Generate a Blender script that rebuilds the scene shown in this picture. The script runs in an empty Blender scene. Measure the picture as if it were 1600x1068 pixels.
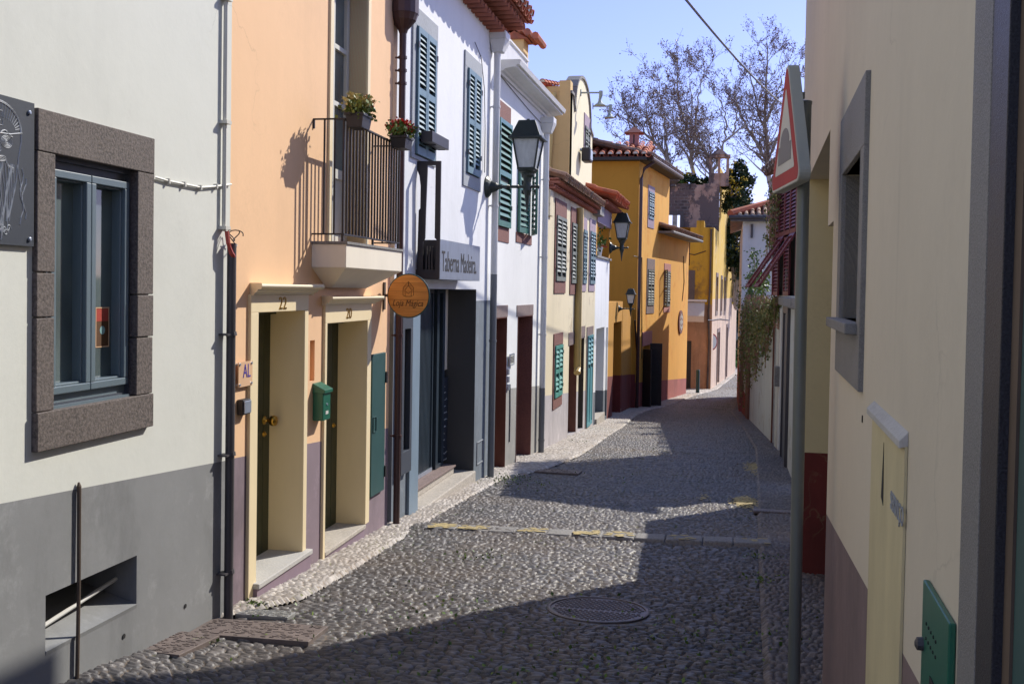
import bpy, math, random
import numpy as np
from mathutils import Vector
random.seed(7); rng = np.random.default_rng(7)
R_ = math.radians
scn = bpy.context.scene
# ------------------------------------------------------------------ camera
cam = bpy.data.cameras.new('camera'); camo = bpy.data.objects.new('camera', cam)
scn.collection.objects.link(camo); scn.camera = camo
cam.sensor_width = 36; cam.lens = 36; cam.shift_y = -0.025; cam.clip_start = 0.05; cam.clip_end = 2000
RH, PT, RO = R_(12.0), R_(1.5), R_(0.96)
CF = np.array([-math.sin(RH)*math.cos(PT), math.cos(RH)*math.cos(PT), -math.sin(PT)])
r0 = np.array([math.cos(RH), math.sin(RH), 0.0]); u0_ = np.cross(r0, CF)
CU = u0_*math.cos(RO) - r0*math.sin(RO); CR = r0*math.cos(RO) + u0_*math.sin(RO)
CP = np.array([0, 0, 1.65])
from mathutils import Matrix
camo.matrix_world = Matrix(((CR[0], CU[0], -CF[0], CP[0]), (CR[1], CU[1], -CF[1], CP[1]), (CR[2], CU[2], -CF[2], CP[2]), (0, 0, 0, 1)))
def ray(x, y): return CF + CR*(x-800)/1600. + CU*(494-y)/1600.
# ------------------------------------------------------------------ light
SUN = Vector((0.68, 1.0, 0.93)).normalized()
w = bpy.data.worlds.new('World'); scn.world = w; w.use_nodes = True
nt = w.node_tree; nt.nodes.clear()
sky = nt.nodes.new('ShaderNodeTexSky'); sky.sky_type = 'NISHITA'; sky.sun_disc = False
sky.sun_elevation = math.asin(SUN.z); sky.sun_rotation = math.atan2(SUN.x, SUN.y)
sky.air_density = 1.0; sky.dust_density = 0.25; sky.ozone_density = 5.0; sky.altitude = 50
tint = nt.nodes.new('ShaderNodeMix'); tint.data_type = 'RGBA'; tint.blend_type = 'MULTIPLY'; tint.inputs[0].default_value = 1; tint.inputs[7].default_value = (1.0, 0.86, 1.0, 1)
# the air near the horizon is a periwinkle blue, higher up neutral
tcn = nt.nodes.new('ShaderNodeTexCoord'); tsx = nt.nodes.new('ShaderNodeSeparateXYZ'); nt.links.new(tcn.outputs['Generated'], tsx.inputs[0])
trp = nt.nodes.new('ShaderNodeValToRGB'); nt.links.new(tsx.outputs[2], trp.inputs[0]); trp.color_ramp.elements[0].position = .08; trp.color_ramp.elements[0].color = (.80, .63, .86, 1); trp.color_ramp.elements[1].position = .60; trp.color_ramp.elements[1].color = (1.04, .93, .93, 1)
trm = trp.color_ramp.elements.new(.32); trm.color = (.90, .70, .93, 1); nt.links.new(trp.outputs[0], tint.inputs[7])
bg = nt.nodes.new('ShaderNodeBackground'); bg.inputs[1].default_value = 0.15
ow = nt.nodes.new('ShaderNodeOutputWorld')
nt.links.new(sky.outputs[0], tint.inputs[6]); nt.links.new(tint.outputs[2], bg.inputs[0]); nt.links.new(bg.outputs[0], ow.inputs[0])
sl = bpy.data.lights.new('sun', 'SUN'); sl.energy = 3.5; sl.angle = R_(0.5); sl.color = (1, 0.945, 0.84)
so = bpy.data.objects.new('sun', sl); scn.collection.objects.link(so)
so.rotation_euler = (-SUN).to_track_quat('-Z', 'Y').to_euler()
scn.view_settings.view_transform = 'Standard'; scn.view_settings.look = 'None'
scn.view_settings.exposure = 0.66; scn.view_settings.gamma = 1
scn.render.resolution_x = 1024; scn.render.resolution_y = 683
# ------------------------------------------------------------------ materials
def newmat(name):
    m = bpy.data.materials.new(name); m.use_nodes = True
    n = m.node_tree; b = n.nodes['Principled BSDF']; return m, n, b
def N(n, t, **k):
    x = n.nodes.new('ShaderNode'+t)
    for a, v in k.items():
        if a.startswith('i_'): x.inputs[int(a[2:])].default_value = v
        else: setattr(x, a, v)
    return x
def L(n, a, b): n.links.new(a, b)
def c4(c): return (c[0], c[1], c[2], 1)
def mixc(n, fac, a, b):
    x = n.nodes.new('ShaderNodeMix'); x.data_type = 'RGBA'
    if isinstance(fac, float): x.inputs[0].default_value = fac
    else: L(n, fac, x.inputs[0])
    for i, v in ((6, a), (7, b)):
        if isinstance(v, tuple): x.inputs[i].default_value = c4(v)
        else: L(n, v, x.inputs[i])
    return x.outputs[2]
def noise(n, scale, detail=4, rough=.6, vec=None, stretch=None):
    g = N(n, 'NewGeometry'); src = g.outputs['Position']
    if vec is not None: src = vec
    if stretch:
        mp = N(n, 'Mapping'); mp.inputs['Scale'].default_value = stretch; L(n, src, mp.inputs[0]); src = mp.outputs[0]
    t = N(n, 'TexNoise'); t.inputs['Scale'].default_value = scale; t.inputs['Detail'].default_value = detail
    t.inputs['Roughness'].default_value = rough; L(n, src, t.inputs['Vector']); return t.outputs[0]
def ramp(n, f, a, b, c0=(0, 0, 0), c1=(1, 1, 1)):
    r = N(n, 'ValToRGB'); r.color_ramp.elements[0].position = a; r.color_ramp.elements[1].position = b
    r.color_ramp.elements[0].color = c4(c0); r.color_ramp.elements[1].color = c4(c1); L(n, f, r.inputs[0]); return r.outputs[0]
def bump(n, b, h, s, d=.01):
    x = N(n, 'Bump'); x.inputs['Strength'].default_value = s; x.inputs['Distance'].default_value = d
    L(n, h, x.inputs['Height']); L(n, x.outputs[0], b.inputs['Normal'])
def mul(c, k): return tuple(min(1, v*k) for v in c)
def mul_rgb(n, c, k):
    x = N(n, 'Mix'); x.data_type = 'RGBA'; x.blend_type = 'MULTIPLY'; x.inputs[0].default_value = 1; L(n, c, x.inputs[6]); x.inputs[7].default_value = (k, k, k, 1); return x.outputs[2]
def plaster(name, up, low=None, dz=0, dy=0, wear=None, wearamt=.5, bumps=.35, streak=.12, wmin=None):
    """up/low colours; border plane z = dz + dy*Y ; wear = colour of worn patches"""
    m, n, b = newmat(name)
    def tex(col, k=1):
        a = noise(n, 1.1*k, 5, .6); c = mixc(n, ramp(n, a, .3, .7), mul(col, .93), mul(col, 1.05))
        s = noise(n, 2.6, 6, .7, stretch=(1, 1, .12)); c = mixc(n, ramp(n, s, .48, .8), c, mul(col, 1-streak*1.6))
        f = noise(n, 45, 3, .6); return mixc(n, ramp(n, f, .35, .75), c, mul(col, .965))
    c = tex(up)
    if wear:
        p = noise(n, 1.7, 7, .72); p2 = noise(n, .6, 3, .6, stretch=(1, 1, .5))
        mm = N(n, 'Math', operation='MULTIPLY'); L(n, ramp(n, p, .5+.1*(1-wearamt), .6), mm.inputs[0]); L(n, ramp(n, p2, .42, .6), mm.inputs[1])
        c = mixc(n, mm.outputs[0], c, wear)
    if low:
        g = N(n, 'NewGeometry'); sx = N(n, 'SeparateXYZ'); L(n, g.outputs[0], sx.inputs[0])
        a = N(n, 'Math', operation='MULTIPLY_ADD'); L(n, sx.outputs[1], a.inputs[0]); a.inputs[1].default_value = -dy; L(n, sx.outputs[2], a.inputs[2])
        lt = N(n, 'Math', operation='LESS_THAN'); L(n, a.outputs[0], lt.inputs[0]); lt.inputs[1].default_value = dz
        l = tex(low, 1.6); sp = noise(n, 3.2, 6, .75); l = mixc(n, ramp(n, sp, .55, .72), l, mul(low, 1.3)); sp2 = noise(n, 1.4, 7, .75, stretch=(1, 1, .45)); l = mixc(n, ramp(n, sp2, .50, .66), l, mul(low, .74))
        c = mixc(n, lt.outputs[0], c, l)
    vg = N(n, 'NewGeometry'); nz = N(n, 'TexNoise'); nz.inputs['Scale'].default_value = 3.5; nz.inputs['Detail'].default_value = 5; L(n, vg.outputs[0], nz.inputs['Vector'])
    va = N(n, 'VectorMath', operation='MULTIPLY_ADD'); L(n, nz.outputs['Color'], va.inputs[0]); va.inputs[1].default_value = (.5, .5, .5); L(n, vg.outputs[0], va.inputs[2])
    vo = N(n, 'TexVoronoi'); vo.feature = 'DISTANCE_TO_EDGE'; vo.inputs['Scale'].default_value = .8; L(n, va.outputs[0], vo.inputs['Vector'])
    ck = ramp(n, vo.outputs[0], .0, .006, (1, 1, 1), (0, 0, 0)); cm = ramp(n, noise(n, .7, 3, .6), .54, .62); mk = N(n, 'Math', operation='MULTIPLY'); L(n, ck, mk.inputs[0]); L(n, cm, mk.inputs[1]); mk2 = N(n, 'Math', operation='MULTIPLY'); L(n, mk.outputs[0], mk2.inputs[0]); mk2.inputs[1].default_value = .32
    c = mixc(n, mk2.outputs[0], c, mul(up, .42))
    bl = noise(n, .55, 6, .7); c2_ = mul_rgb(n, c, .88); c = mixc(n, ramp(n, bl, .44, .64), c, c2_)
    dp = noise(n, 1.9, 4, .6, stretch=(1, 1, .04)); dm_ = ramp(n, dp, .62, .74); dn = ramp(n, noise(n, .5, 2, .5), .5, .6); dd_ = N(n, 'Math', operation='MULTIPLY'); L(n, dm_, dd_.inputs[0]); L(n, dn, dd_.inputs[1]); c = mixc(n, dd_.outputs[0], c, mul_rgb(n, c, .80))
    L(n, c, b.inputs['Base Color']); b.inputs['Roughness'].default_value = .88
    h1 = noise(n, 9, 5, .65); h2 = noise(n, 120, 2, .5)
    ad = N(n, 'Math', operation='MULTIPLY_ADD'); L(n, h2, ad.inputs[0]); ad.inputs[1].default_value = .12; L(n, h1, ad.inputs[2])
    bump(n, b, ad.outputs[0], bumps*.5, .008)
    return m
def stone(name, col, speck=.5, scale=90, rough=.8, var=.25):
    m, n, b = newmat(name)
    a = noise(n, scale, 3, .7); c = mixc(n, ramp(n, a, .38, .62), mul(col, 1-speck), mul(col, 1+speck*.6))
    v = noise(n, 3, 4, .6); c = mixc(n, ramp(n, v, .35, .7), c, mixc(n, .5, c, mul(col, 1+var)))
    L(n, c, b.inputs['Base Color']); b.inputs['Roughness'].default_value = rough; bump(n, b, a, .5, .006); return m
def paint(name, col, rough=.45, var=.08, metal=0.0, bs=.08, sc=6):
    m, n, b = newmat(name); a = noise(n, sc, 5, .65, stretch=(1, 1, .4))
    c = mixc(n, ramp(n, a, .3, .72), mul(col, 1-var), mul(col, 1+var)); L(n, c, b.inputs['Base Color'])
    b.inputs['Roughness'].default_value = rough; b.inputs['Metallic'].default_value = metal
    h = noise(n, 60, 3, .6); bump(n, b, h, bs, .004); return m
def tilemat(name, col, dark):
    m, n, b = newmat(name); a = noise(n, 5, 6, .7); c = mixc(n, ramp(n, a, .35, .62), dark, col)
    v = noise(n, 1.8, 3, .6); c = mixc(n, ramp(n, v, .5, .75), c, mul(col, 1.25))
    L(n, c, b.inputs['Base Color']); b.inputs['Roughness'].default_value = .85; bump(n, b, a, .4, .01); return m
def glass(name, col=(.02, .025, .028), rough=.06):
    m, n, b = newmat(name); a = noise(n, 2.2, 3, .5, stretch=(1, 1, .5))
    c = mixc(n, ramp(n, a, .35, .7), col, mul(col, 2.4)); L(n, c, b.inputs['Base Color'])
    b.inputs['Roughness'].default_value = rough; b.inputs['Specular IOR Level'].default_value = .8
    h = noise(n, 1.5, 2, .5); bump(n, b, h, .03, .02); return m
def leafmat(name, c1, c2):
    m, n, b = newmat(name); o = noise(n, 9, 2, .5); i = N(n, 'NewGeometry')
    c = mixc(n, i.outputs['Random Per Island'], c1, c2); c = mixc(n, ramp(n, o, .35, .65), c, mul(c1, .6))
    L(n, c, b.inputs['Base Color']); b.inputs['Roughness'].default_value = .55
    try: b.inputs['Transmission Weight'].default_value = 0
    except Exception: pass
    return m
def ruinmat(name):
    m, n, b = newmat(name); g = N(n, 'NewGeometry'); s_ = N(n, 'SeparateXYZ'); L(n, g.outputs[0], s_.inputs[0]); cb = N(n, 'CombineXYZ'); L(n, s_.outputs[0], cb.inputs[0]); L(n, s_.outputs[2], cb.inputs[1])
    br = N(n, 'TexBrick'); br.inputs['Color1'].default_value = (.19, .125, .10, 1); br.inputs['Color2'].default_value = (.08, .06, .055, 1); br.inputs['Mortar'].default_value = (.20, .17, .15, 1); br.inputs['Scale'].default_value = 1.6; br.inputs['Mortar Size'].default_value = .03; L(n, cb.outputs[0], br.inputs['Vector'])
    c = br.outputs['Color']; a = noise(n, .75, 7, .7); c = mixc(n, ramp(n, a, .44, .47), c, (.15, .11, .098)); a2 = noise(n, .55, 6, .65, stretch=(1.3, 1, 1)); pk = mixc(n, ramp(n, noise(n, 3, 4, .6), .3, .7), (.36, .22, .16), (.50, .34, .25)); c = mixc(n, ramp(n, a2, .51, .54), c, pk)
    a3 = noise(n, 1.1, 7, .75, stretch=(1, 1, .5)); c = mixc(n, ramp(n, a3, .55, .66), c, (.018, .016, .016)); L(n, c, b.inputs['Base Color']); b.inputs['Roughness'].default_value = .95; bump(n, b, a, .8, .05); return m
M = dict(
 white1=plaster('cream_white_plaster', (.70, .71, .655), (.245, .25, .255), 0.965, -0.068, streak=.05),
 orange=plaster('apricot_plaster', (.86, .55, .32), (.245, .185, .215), 0.985, -0.0715, streak=.06),
 whitec=plaster('bluish_white_plaster', (.77, .78, .80), (.17, .20, .235), 1.50, 0.0, bumps=.7, streak=.1),
 whited=plaster('white_plaster', (.82, .82, .80), (.36, .35, .325), 1.27, -0.073, streak=.06),
 creame=plaster('worn_cream_plaster', (.78, .68, .47), (.50, .46, .47), 1.12, -.075, wear=(.42, .33, .22), streak=.16),
 whitef=plaster('plain_white_plaster', (.80, .81, .82), (.13, .15, .18), .95, -.071),
 yellowe=plaster('sand_yellow_plaster', (.72, .50, .22)),
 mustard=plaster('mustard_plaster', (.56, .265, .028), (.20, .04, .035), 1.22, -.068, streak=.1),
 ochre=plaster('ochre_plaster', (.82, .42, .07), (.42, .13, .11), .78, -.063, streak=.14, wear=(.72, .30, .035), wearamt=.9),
 ochre2=plaster('peeling_ochre_plaster', (.72, .47, .08), (.70, .52, .40), 1.35, 0, wear=(.70, .50, .26), wearamt=.9, streak=.3),
 farfront=plaster('faded_ochre_plaster', (.62, .36, .03), (.48, .27, .15), 1.10, 0, wear=(.22, .13, .05), wearamt=1.0, streak=.45),
 ruin=ruinmat('blackened_rubble_plaster'),
 cream_r=plaster('beige_plaster', (.66, .59, .46), (.215, .155, .15), 1.005, -0.0855, streak=.05),
 jamb_r=plaster('yellow_jamb_plaster', (.74, .63, .34), (.17, .03, .022), .42, 0.0, streak=.03),
 white_r=plaster('aged_white_wall', (.62, .62, .56), wear=(.42, .36, .26), wearamt=.3, streak=.3),
 whiteh=plaster('shaded_white_plaster', (.66, .66, .64), (.30, .06, .04), -.9, 0, streak=.2),
 plinth=plaster('red_plinth_plaster', (.34, .07, .045)),
 basalt=stone('brown_basalt', (.125, .102, .092), .55, 70),
 basalt_g=stone('grey_painted_stone', (.30, .32, .345), .12, 40),
 redstone=stone('red_tuff', (.19, .075, .06), .3, 50),
 brownstone=stone('mauve_brown_stone', (.20, .145, .135), .3, 50),
 granite=stone('grey_granite', (.20, .195, .19), .35, 260, .6),
 granite_d=stone('dark_granite', (.022, .022, .028), .8, 260, .4),
 step=stone('pale_concrete', (.42, .38, .33), .25, 40),
 stepgrey=stone('grey_concrete_step', (.44, .43, .41), .12, 60),
 cream=paint('cream_painted_surround', (.80, .665, .42), .6, .03),
 creamp=paint('pale_cream_painted_cornice', (.78, .69, .50), .6, .04),
 cream_sh=paint('ivory_painted_concrete', (.80, .73, .60), .7, .04),
 ydark=paint('orange_niche_paint', (.80, .32, .01), .6, .03),
 green_door=paint('dark_green_planks', (.045, .052, .022), .5, .2),
 green_box=paint('green_metal', (.012, .115, .070), .35, .08),
 green_cup=paint('dark_teal_metal', (.022, .075, .075), .5, .12),
 brass=paint('brass', (.5, .30, .06), .3, .1, 1.0),
 blackm=paint('black_metal', (.020, .016, .018), .5, .2),
 darkp=paint('dark_grey_pipe', (.065, .06, .065), .5, .15),
 brownp=paint('brown_pipe_metal', (.060, .028, .026), .45, .2),
 creampipe=paint('cream_conduit', (.62, .60, .53), .5, .06),
 whitepipe=paint('white_pipe', (.66, .66, .64), .5, .06),
 greypipe=paint('grey_pipe', (.16, .17, .18), .5, .08),
 yellpipe=paint('yellow_painted_pipe', (.58, .42, .15), .5, .06),
 slate=paint('slate_blue_panel', (.20, .27, .34), .45, .07),
 dslate=paint('dark_slate_panel', (.055, .065, .085), .5, .08),
 dgrey=plaster('dark_grey_reveal', (.075, .077, .082), streak=.05),
 navy=paint('navy_slats', (.022, .036, .052), .4, .2),
 board=paint('chalkboard', (.026, .034, .050), .6, .12),
 chalk=paint('chalk_line', (.62, .64, .66), .8, .1),
 steel=paint('brushed_steel', (.42, .47, .56), .38, .1, .65, .15, 14),
 alu=paint('grey_blue_aluminium', (.14, .185, .215), .35, .06),
 shb=paint('petrol_blue_shutter', (.13, .22, .26), .5, .12),
 shg=paint('bottle_green_shutter', (.05, .17, .125), .35, .12),
 shg2=paint('sea_green_shutter', (.08, .30, .25), .5, .15),
 shd=paint('weathered_dark_shutter', (.17, .19, .165), .6, .2),
 shblue=paint('turquoise_door_paint', (.09, .29, .33), .5, .15),
 shr=paint('maroon_shutter', (.17, .022, .03), .45, .15),
 dark=paint('dark_backing', (.008, .009, .01), .8, .1),
 doorbr=paint('red_brown_wood', (.16, .055, .035), .6, .25),
 darkwood=paint('dark_wood', (.03, .025, .022), .6, .2),
 tile=tilemat('terracotta_tiles', (.46, .13, .065), (.19, .085, .06)),
 tileold=tilemat('weathered_tiles', (.36, .20, .13), (.11, .095, .08)),
 tiler=tilemat('red_tiles', (.50, .12, .05), (.30, .09, .05)),
 soffit=tilemat('eave_tiles', (.42, .16, .11), (.30, .12, .085)),
 mortar=stone('white_mortar', (.62, .60, .56), .25, 30),
 glass=glass('reflection_toned_glass', (.065, .085, .088), .06),  # base colour raised to stand in for pale reflections in the panes
 glassd=glass('dark_glass', (.01, .012, .013), .04),
 frost=paint('frosted_lamp_glass', (.50, .54, .55), .25, .12, 0, .6, 20),
 lampm=paint('green_black_cast_iron', (.022, .032, .028), .45, .25),
 gp=paint('galvanised_green_grey_pole', (.15, .165, .15), .4, .12, .2),
 signback=paint('grey_sign_back', (.33, .35, .32), .5, .06),
 red=paint('sign_red', (.36, .018, .018), .65, .1),
 signw=paint('sign_white', (.56, .56, .51), .6, .05),
 signd=paint('sign_symbol_grey', (.10, .085, .085), .4, .05),
 bulb=paint('lamp_shade_grey_green', (.32, .36, .33), .5, .08),
 rust=paint('rusty_iron', (.10, .07, .05), .8, .35),
 castiron=paint('cast_iron_cover', (.15, .125, .12), .4, .3, .3, .3, 12),
 ironr=paint('reddish_cast_iron', (.17, .135, .122), .6, .25, .2, .3, 12),
 galv=paint('galvanised_plate', (.36, .36, .35), .4, .15, .4, .3, 12),
 blue=paint('blue_ink', (.06, .03, .30), .5, .05),
 txt=paint('dark_lettering', (.05, .045, .04), .5, .1),
 txtbrown=paint('brown_engraving', (.10, .04, .01), .7, .2),
 ypaint=paint('worn_yellow_road_paint', (.42, .33, .15), .8, .45, 0, .5, 30),
 kerb=stone('worn_kerb_stone', (.215, .205, .195), .3, 40),
 acryl=paint('peach_acrylic', (.74, .48, .30), .15, .04),
 red_sticker=paint('red_sticker', (.42, .06, .04), .5, .1),
 teal_sticker=paint('pale_teal_print', (.25, .42, .42), .5, .1),
 awning=paint('cream_awning', (.60, .54, .46), .8, .05),
 mauve=paint('mauve_lintel', (.33, .25, .31), .8, .1),
 pinkst=stone('pink_stone', (.45, .20, .17), .2, 50),
 leafg=leafmat('fresh_leaves', (.08, .16, .025), (.22, .30, .05)),
 leafy=leafmat('yellow_green_leaves', (.13, .20, .03), (.34, .36, .07)),
 leafv=leafmat('creeper_leaves', (.14, .19, .035), (.36, .27, .10)),
 leafb=leafmat('dry_brown_leaves', (.22, .11, .07), (.36, .21, .15)),
 leafd=leafmat('dark_green_leaves', (.012, .035, .008), (.045, .08, .015)),
 flr=leafmat('red_petals', (.55, .02, .012), (.75, .06, .03)),
 fly=leafmat('yellow_petals', (.75, .55, .02), (.85, .7, .15)),
 flc=leafmat('cream_petals', (.62, .52, .22), (.45, .4, .12)),
 stem=paint('creeper_stems', (.26, .13, .09), .8, .3),
 bark=stone('plane_tree_bark', (.42, .36, .30), .35, 4, .9),
 twig=paint('grey_brown_twigs', (.28, .225, .19), .9, .2),
 pot=paint('dark_flower_pot', (.022, .02, .025), .5, .1),
 potw=paint('white_flower_pot', (.62, .62, .60), .5, .05),
 lawn=paint('lawn_green', (.10, .24, .02), .9, .3),
)
def wood(name):
    m, n, b = newmat(name)
    a = noise(n, 6, 5, .6, stretch=(.6, .6, 6)); c = mixc(n, ramp(n, a, .35, .65), (.50, .19, .035), (.66, .29, .06))
    g = N(n, 'NewGeometry'); s = N(n, 'SeparateXYZ'); L(n, g.outputs[0], s.inputs[0])
    w_ = N(n, 'Math', operation='MULTIPLY'); L(n, s.outputs[2], w_.inputs[0]); w_.inputs[1].default_value = 13
    f = N(n, 'Math', operation='FRACT'); L(n, w_.outputs[0], f.inputs[0])
    c = mixc(n, ramp(n, f.outputs[0], 0.0, .06, (1, 1, 1), (0, 0, 0)), c, (.14, .05, .01))
    L(n, c, b.inputs['Base Color']); b.inputs['Roughness'].default_value = .35; return m
M['wood'] = wood('varnished_pine_boards')
# ------------------------------------------------------------------ builders
class Plane:
    def __init__(s, A, B):
        s.A = np.array(A, float); s.B = np.array(B, float); d = s.B-s.A; s.len = float(np.hypot(*d)); s.t = d/s.len
        s.n = np.array([s.t[1], -s.t[0]])
    def P(s, u, z, d=0): p = s.A+s.t*u+s.n*d; return (float(p[0]), float(p[1]), float(z))
    def px(s, x, y, d=0):
        A = s.A+s.n*d; r = ray(x, y); t = ((A-CP[:2])@s.n)/(r[:2]@s.n); p = CP+r*t
        return float((p[:2]-A)@s.t), float(p[2])
    def R(s, xL, xR, yT, yB, d=0):
        ym = (yT+yB)/2; return s.px(xL, ym, d)[0], s.px(xR, ym, d)[0], s.px(xL, yB, d)[1], s.px(xL, yT, d)[1]
def off(pl, d): q = Plane(pl.A+pl.n*d, pl.B+pl.n*d); return q
ORG = {}
class MB:
    def __init__(s): s.v = []; s.f = []; s.m = []
    def add(s, vs, fs, mi=0):
        o = len(s.v); s.v += [tuple(map(float, p)) for p in vs]; s.f += [tuple(i+o for i in f) for f in fs]; s.m += [mi]*len(fs)
    def box(s, pl, u0, u1, z0, z1, d0, d1, mi=0, tilt=0):
        if u0 > u1: u0, u1 = u1, u0
        if z0 > z1: z0, z1 = z1, z0
        if d0 > d1: d0, d1 = d1, d0
        c = [pl.P(u, z, d) for z in (z0, z1) for (u, d) in ((u0, d0), (u1, d0), (u1, d1), (u0, d1))]
        s.add(c, [(3, 2, 1, 0), (4, 5, 6, 7), (0, 1, 5, 4), (1, 2, 6, 5), (2, 3, 7, 6), (3, 0, 4, 7)], mi)
    def hexa(s, c, mi=0): s.add(c, [(3, 2, 1, 0), (4, 5, 6, 7), (0, 1, 5, 4), (1, 2, 6, 5), (2, 3, 7, 6), (3, 0, 4, 7)], mi)
    def slat(s, pl, u0, u1, z, w_, t, ang, d, mi=0):
        # slat with its lower edge outward
        dd = w_*math.cos(ang)/2; dz = w_*math.sin(ang)/2; td = t*math.sin(ang)/2; tz = t*math.cos(ang)/2
        pr = [(d-dd-td, z+dz-tz), (d+dd-td, z-dz-tz), (d+dd+td, z-dz+tz), (d-dd+td, z+dz+tz)]
        c = [pl.P(u, q[1], q[0]) for u in (u0, u1) for q in pr]
        s.add(c, [(0, 1, 2, 3), (7, 6, 5, 4), (0, 4, 5, 1), (1, 5, 6, 2), (2, 6, 7, 3), (3, 7, 4, 0)], mi)
    def prism(s, pl, pts, d0, d1, mi=0):
        n = len(pts); a = [pl.P(u, z, d0) for u, z in pts]; b = [pl.P(u, z, d1) for u, z in pts]
        s.add(a+b, [tuple(range(n))[::-1], tuple(range(n, 2*n))]+[(i, (i+1) % n, n+(i+1) % n, n+i) for i in range(n)], mi)
    def tube(s, pts, r, n=8, mi=0, cap=True):
        pts = [Vector(p) for p in pts]; rr = r if isinstance(r, (list, tuple)) else [r]*len(pts); vs = []; fs = []
        for i, p in enumerate(pts):
            d = (pts[min(i+1, len(pts)-1)]-pts[max(i-1, 0)])
            if d.length < 1e-9: d = Vector((0, 0, 1))
            d.normalize(); a = d.orthogonal() if abs(d.z) > .9 else d.cross(Vector((0, 0, 1)))
            if abs(d.z) > .9: a = d.cross(Vector((1, 0, 0)))
            a.normalize(); b = d.cross(a)
            for k in range(n): t = 2*math.pi*k/n; vs.append(p+(a*math.cos(t)+b*math.sin(t))*rr[i])
        for i in range(len(pts)-1):
            for k in range(n): fs.append((i*n+k, i*n+(k+1) % n, (i+1)*n+(k+1) % n, (i+1)*n+k))
        if cap: fs += [tuple(range(n))[::-1], tuple((len(pts)-1)*n+k for k in range(n))]
        s.add(vs, fs, mi)
    def lathe(s, o, prof, n=16, mi=0, ax=(0, 0, 1)):
        ax = Vector(ax).normalized(); o = Vector(o)
        s.tube([o+ax*h for r, h in prof], [max(r, 1e-4) for r, h in prof], n, mi)
    def build(s, name, mats, parent=None, loc=None, bevel=0, smooth=False):
        org = ORG.get(parent.name, (0, 0, 0)) if parent else (loc or (0, 0, 0))
        me = bpy.data.meshes.new(name); me.from_pydata([(a-org[0], b-org[1], c-org[2]) for a, b, c in s.v], [], s.f)
        if not isinstance(mats, (list, tuple)): mats = [mats]
        for m in mats: me.materials.append(M[m] if isinstance(m, str) else m)
        if len(mats) > 1: me.polygons.foreach_set('material_index', s.m)
        me.validate(); me.update()
        if smooth: me.polygons.foreach_set('use_smooth', [True]*len(me.polygons))
        o = bpy.data.objects.new(name, me); scn.collection.objects.link(o)
        if parent: o.parent = parent
        else: o.location = org
        ORG[o.name] = org
        if bevel:
            b = o.modifiers.new('edge', 'BEVEL'); b.width = bevel; b.segments = 2; b.limit_method = 'ANGLE'
        return o
def tag(o, label, cat, group=None):
    o['label'] = label; o['category'] = cat
    if group: o['group'] = group
    return o
def thing(name, loc, label, cat, group=None):
    o = bpy.data.objects.new(name, None); scn.collection.objects.link(o); o.location = loc; ORG[o.name] = tuple(loc); o.empty_display_size = .2
    return tag(o, label, cat, group)
def setting(o, kind='structure'): o['kind'] = kind; return o
def gz(y): return -.065*y if y < 36 else -.065*36-.04*(y-36)
def text(body, pl, u, z, d, h, mat, name, parent=None, wid=None, flip=False, thick=.002, font_shear=0, label=None):
    """lettering as a mesh on plane pl, reading along +u (or -u when flip)"""
    cu = bpy.data.curves.new('lettering', 'FONT'); cu.body = body; cu.size = 1; cu.extrude = 0.5; cu.align_x = 'CENTER'; cu.align_y = 'CENTER'; cu.shear = font_shear
    ob = bpy.data.objects.new('lettering', cu); scn.collection.objects.link(ob)
    dg = bpy.context.evaluated_depsgraph_get(); me = bpy.data.meshes.new_from_object(ob.evaluated_get(dg)); bpy.data.objects.remove(ob)
    co = np.array([v.co[:] for v in me.vertices]); w0 = np.ptp(co[:, 0]); h0 = np.ptp(co[:, 1])
    sx = (wid/w0) if wid else h/h0; sy = h/h0; sg = -1 if flip else 1
    mb = MB(); mb.add([pl.P(u+sg*(c[0])*sx, z+(c[1]-(co[:, 1].max()+co[:, 1].min())/2)*sy, d+(c[2]+.5)*thick) for c in co], [tuple(p.vertices) for p in me.polygons])
    return mb.build(name, mat, parent)
def wall(mb, pl, u0, u1, z0, z1, ops, depth=.25, mi=0):
    us = sorted(set([u0, u1]+[v for o in ops for v in o[:2] if u0 < v < u1])); zs = sorted(set([z0, z1]+[v for o in ops for v in o[2:4] if z0 < v < z1]))
    def isop(i, j):
        if i < 0 or j < 0 or i >= len(us)-1 or j >= len(zs)-1: return None
        cu = (us[i]+us[i+1])/2; cz = (zs[j]+zs[j+1])/2
        for o in ops:
            if o[0] < cu < o[1] and o[2] < cz < o[3]: return o
        return None
    for i in range(len(us)-1):
        for j in range(len(zs)-1):
            a, b, c, e = us[i], us[i+1], zs[j], zs[j+1]; o = isop(i, j)
            if o is None: mb.add([pl.P(a, c), pl.P(b, c), pl.P(b, e), pl.P(a, e)], [(0, 1, 2, 3)], mi)
            else:
                D = -(o[4] if len(o) > 4 else depth)
                if isop(i-1, j) is None: mb.add([pl.P(a, c, 0), pl.P(a, e, 0), pl.P(a, e, D), pl.P(a, c, D)], [(0, 1, 2, 3)], mi)
                if isop(i+1, j) is None: mb.add([pl.P(b, c, 0), pl.P(b, c, D), pl.P(b, e, D), pl.P(b, e, 0)], [(0, 1, 2, 3)], mi)
                if isop(i, j-1) is None: mb.add([pl.P(a, c, 0), pl.P(a, c, D), pl.P(b, c, D), pl.P(b, c, 0)], [(0, 1, 2, 3)], mi)
                if isop(i, j+1) is None: mb.add([pl.P(a, e, 0), pl.P(b, e, 0), pl.P(b, e, D), pl.P(a, e, D)], [(0, 1, 2, 3)], mi)
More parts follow.
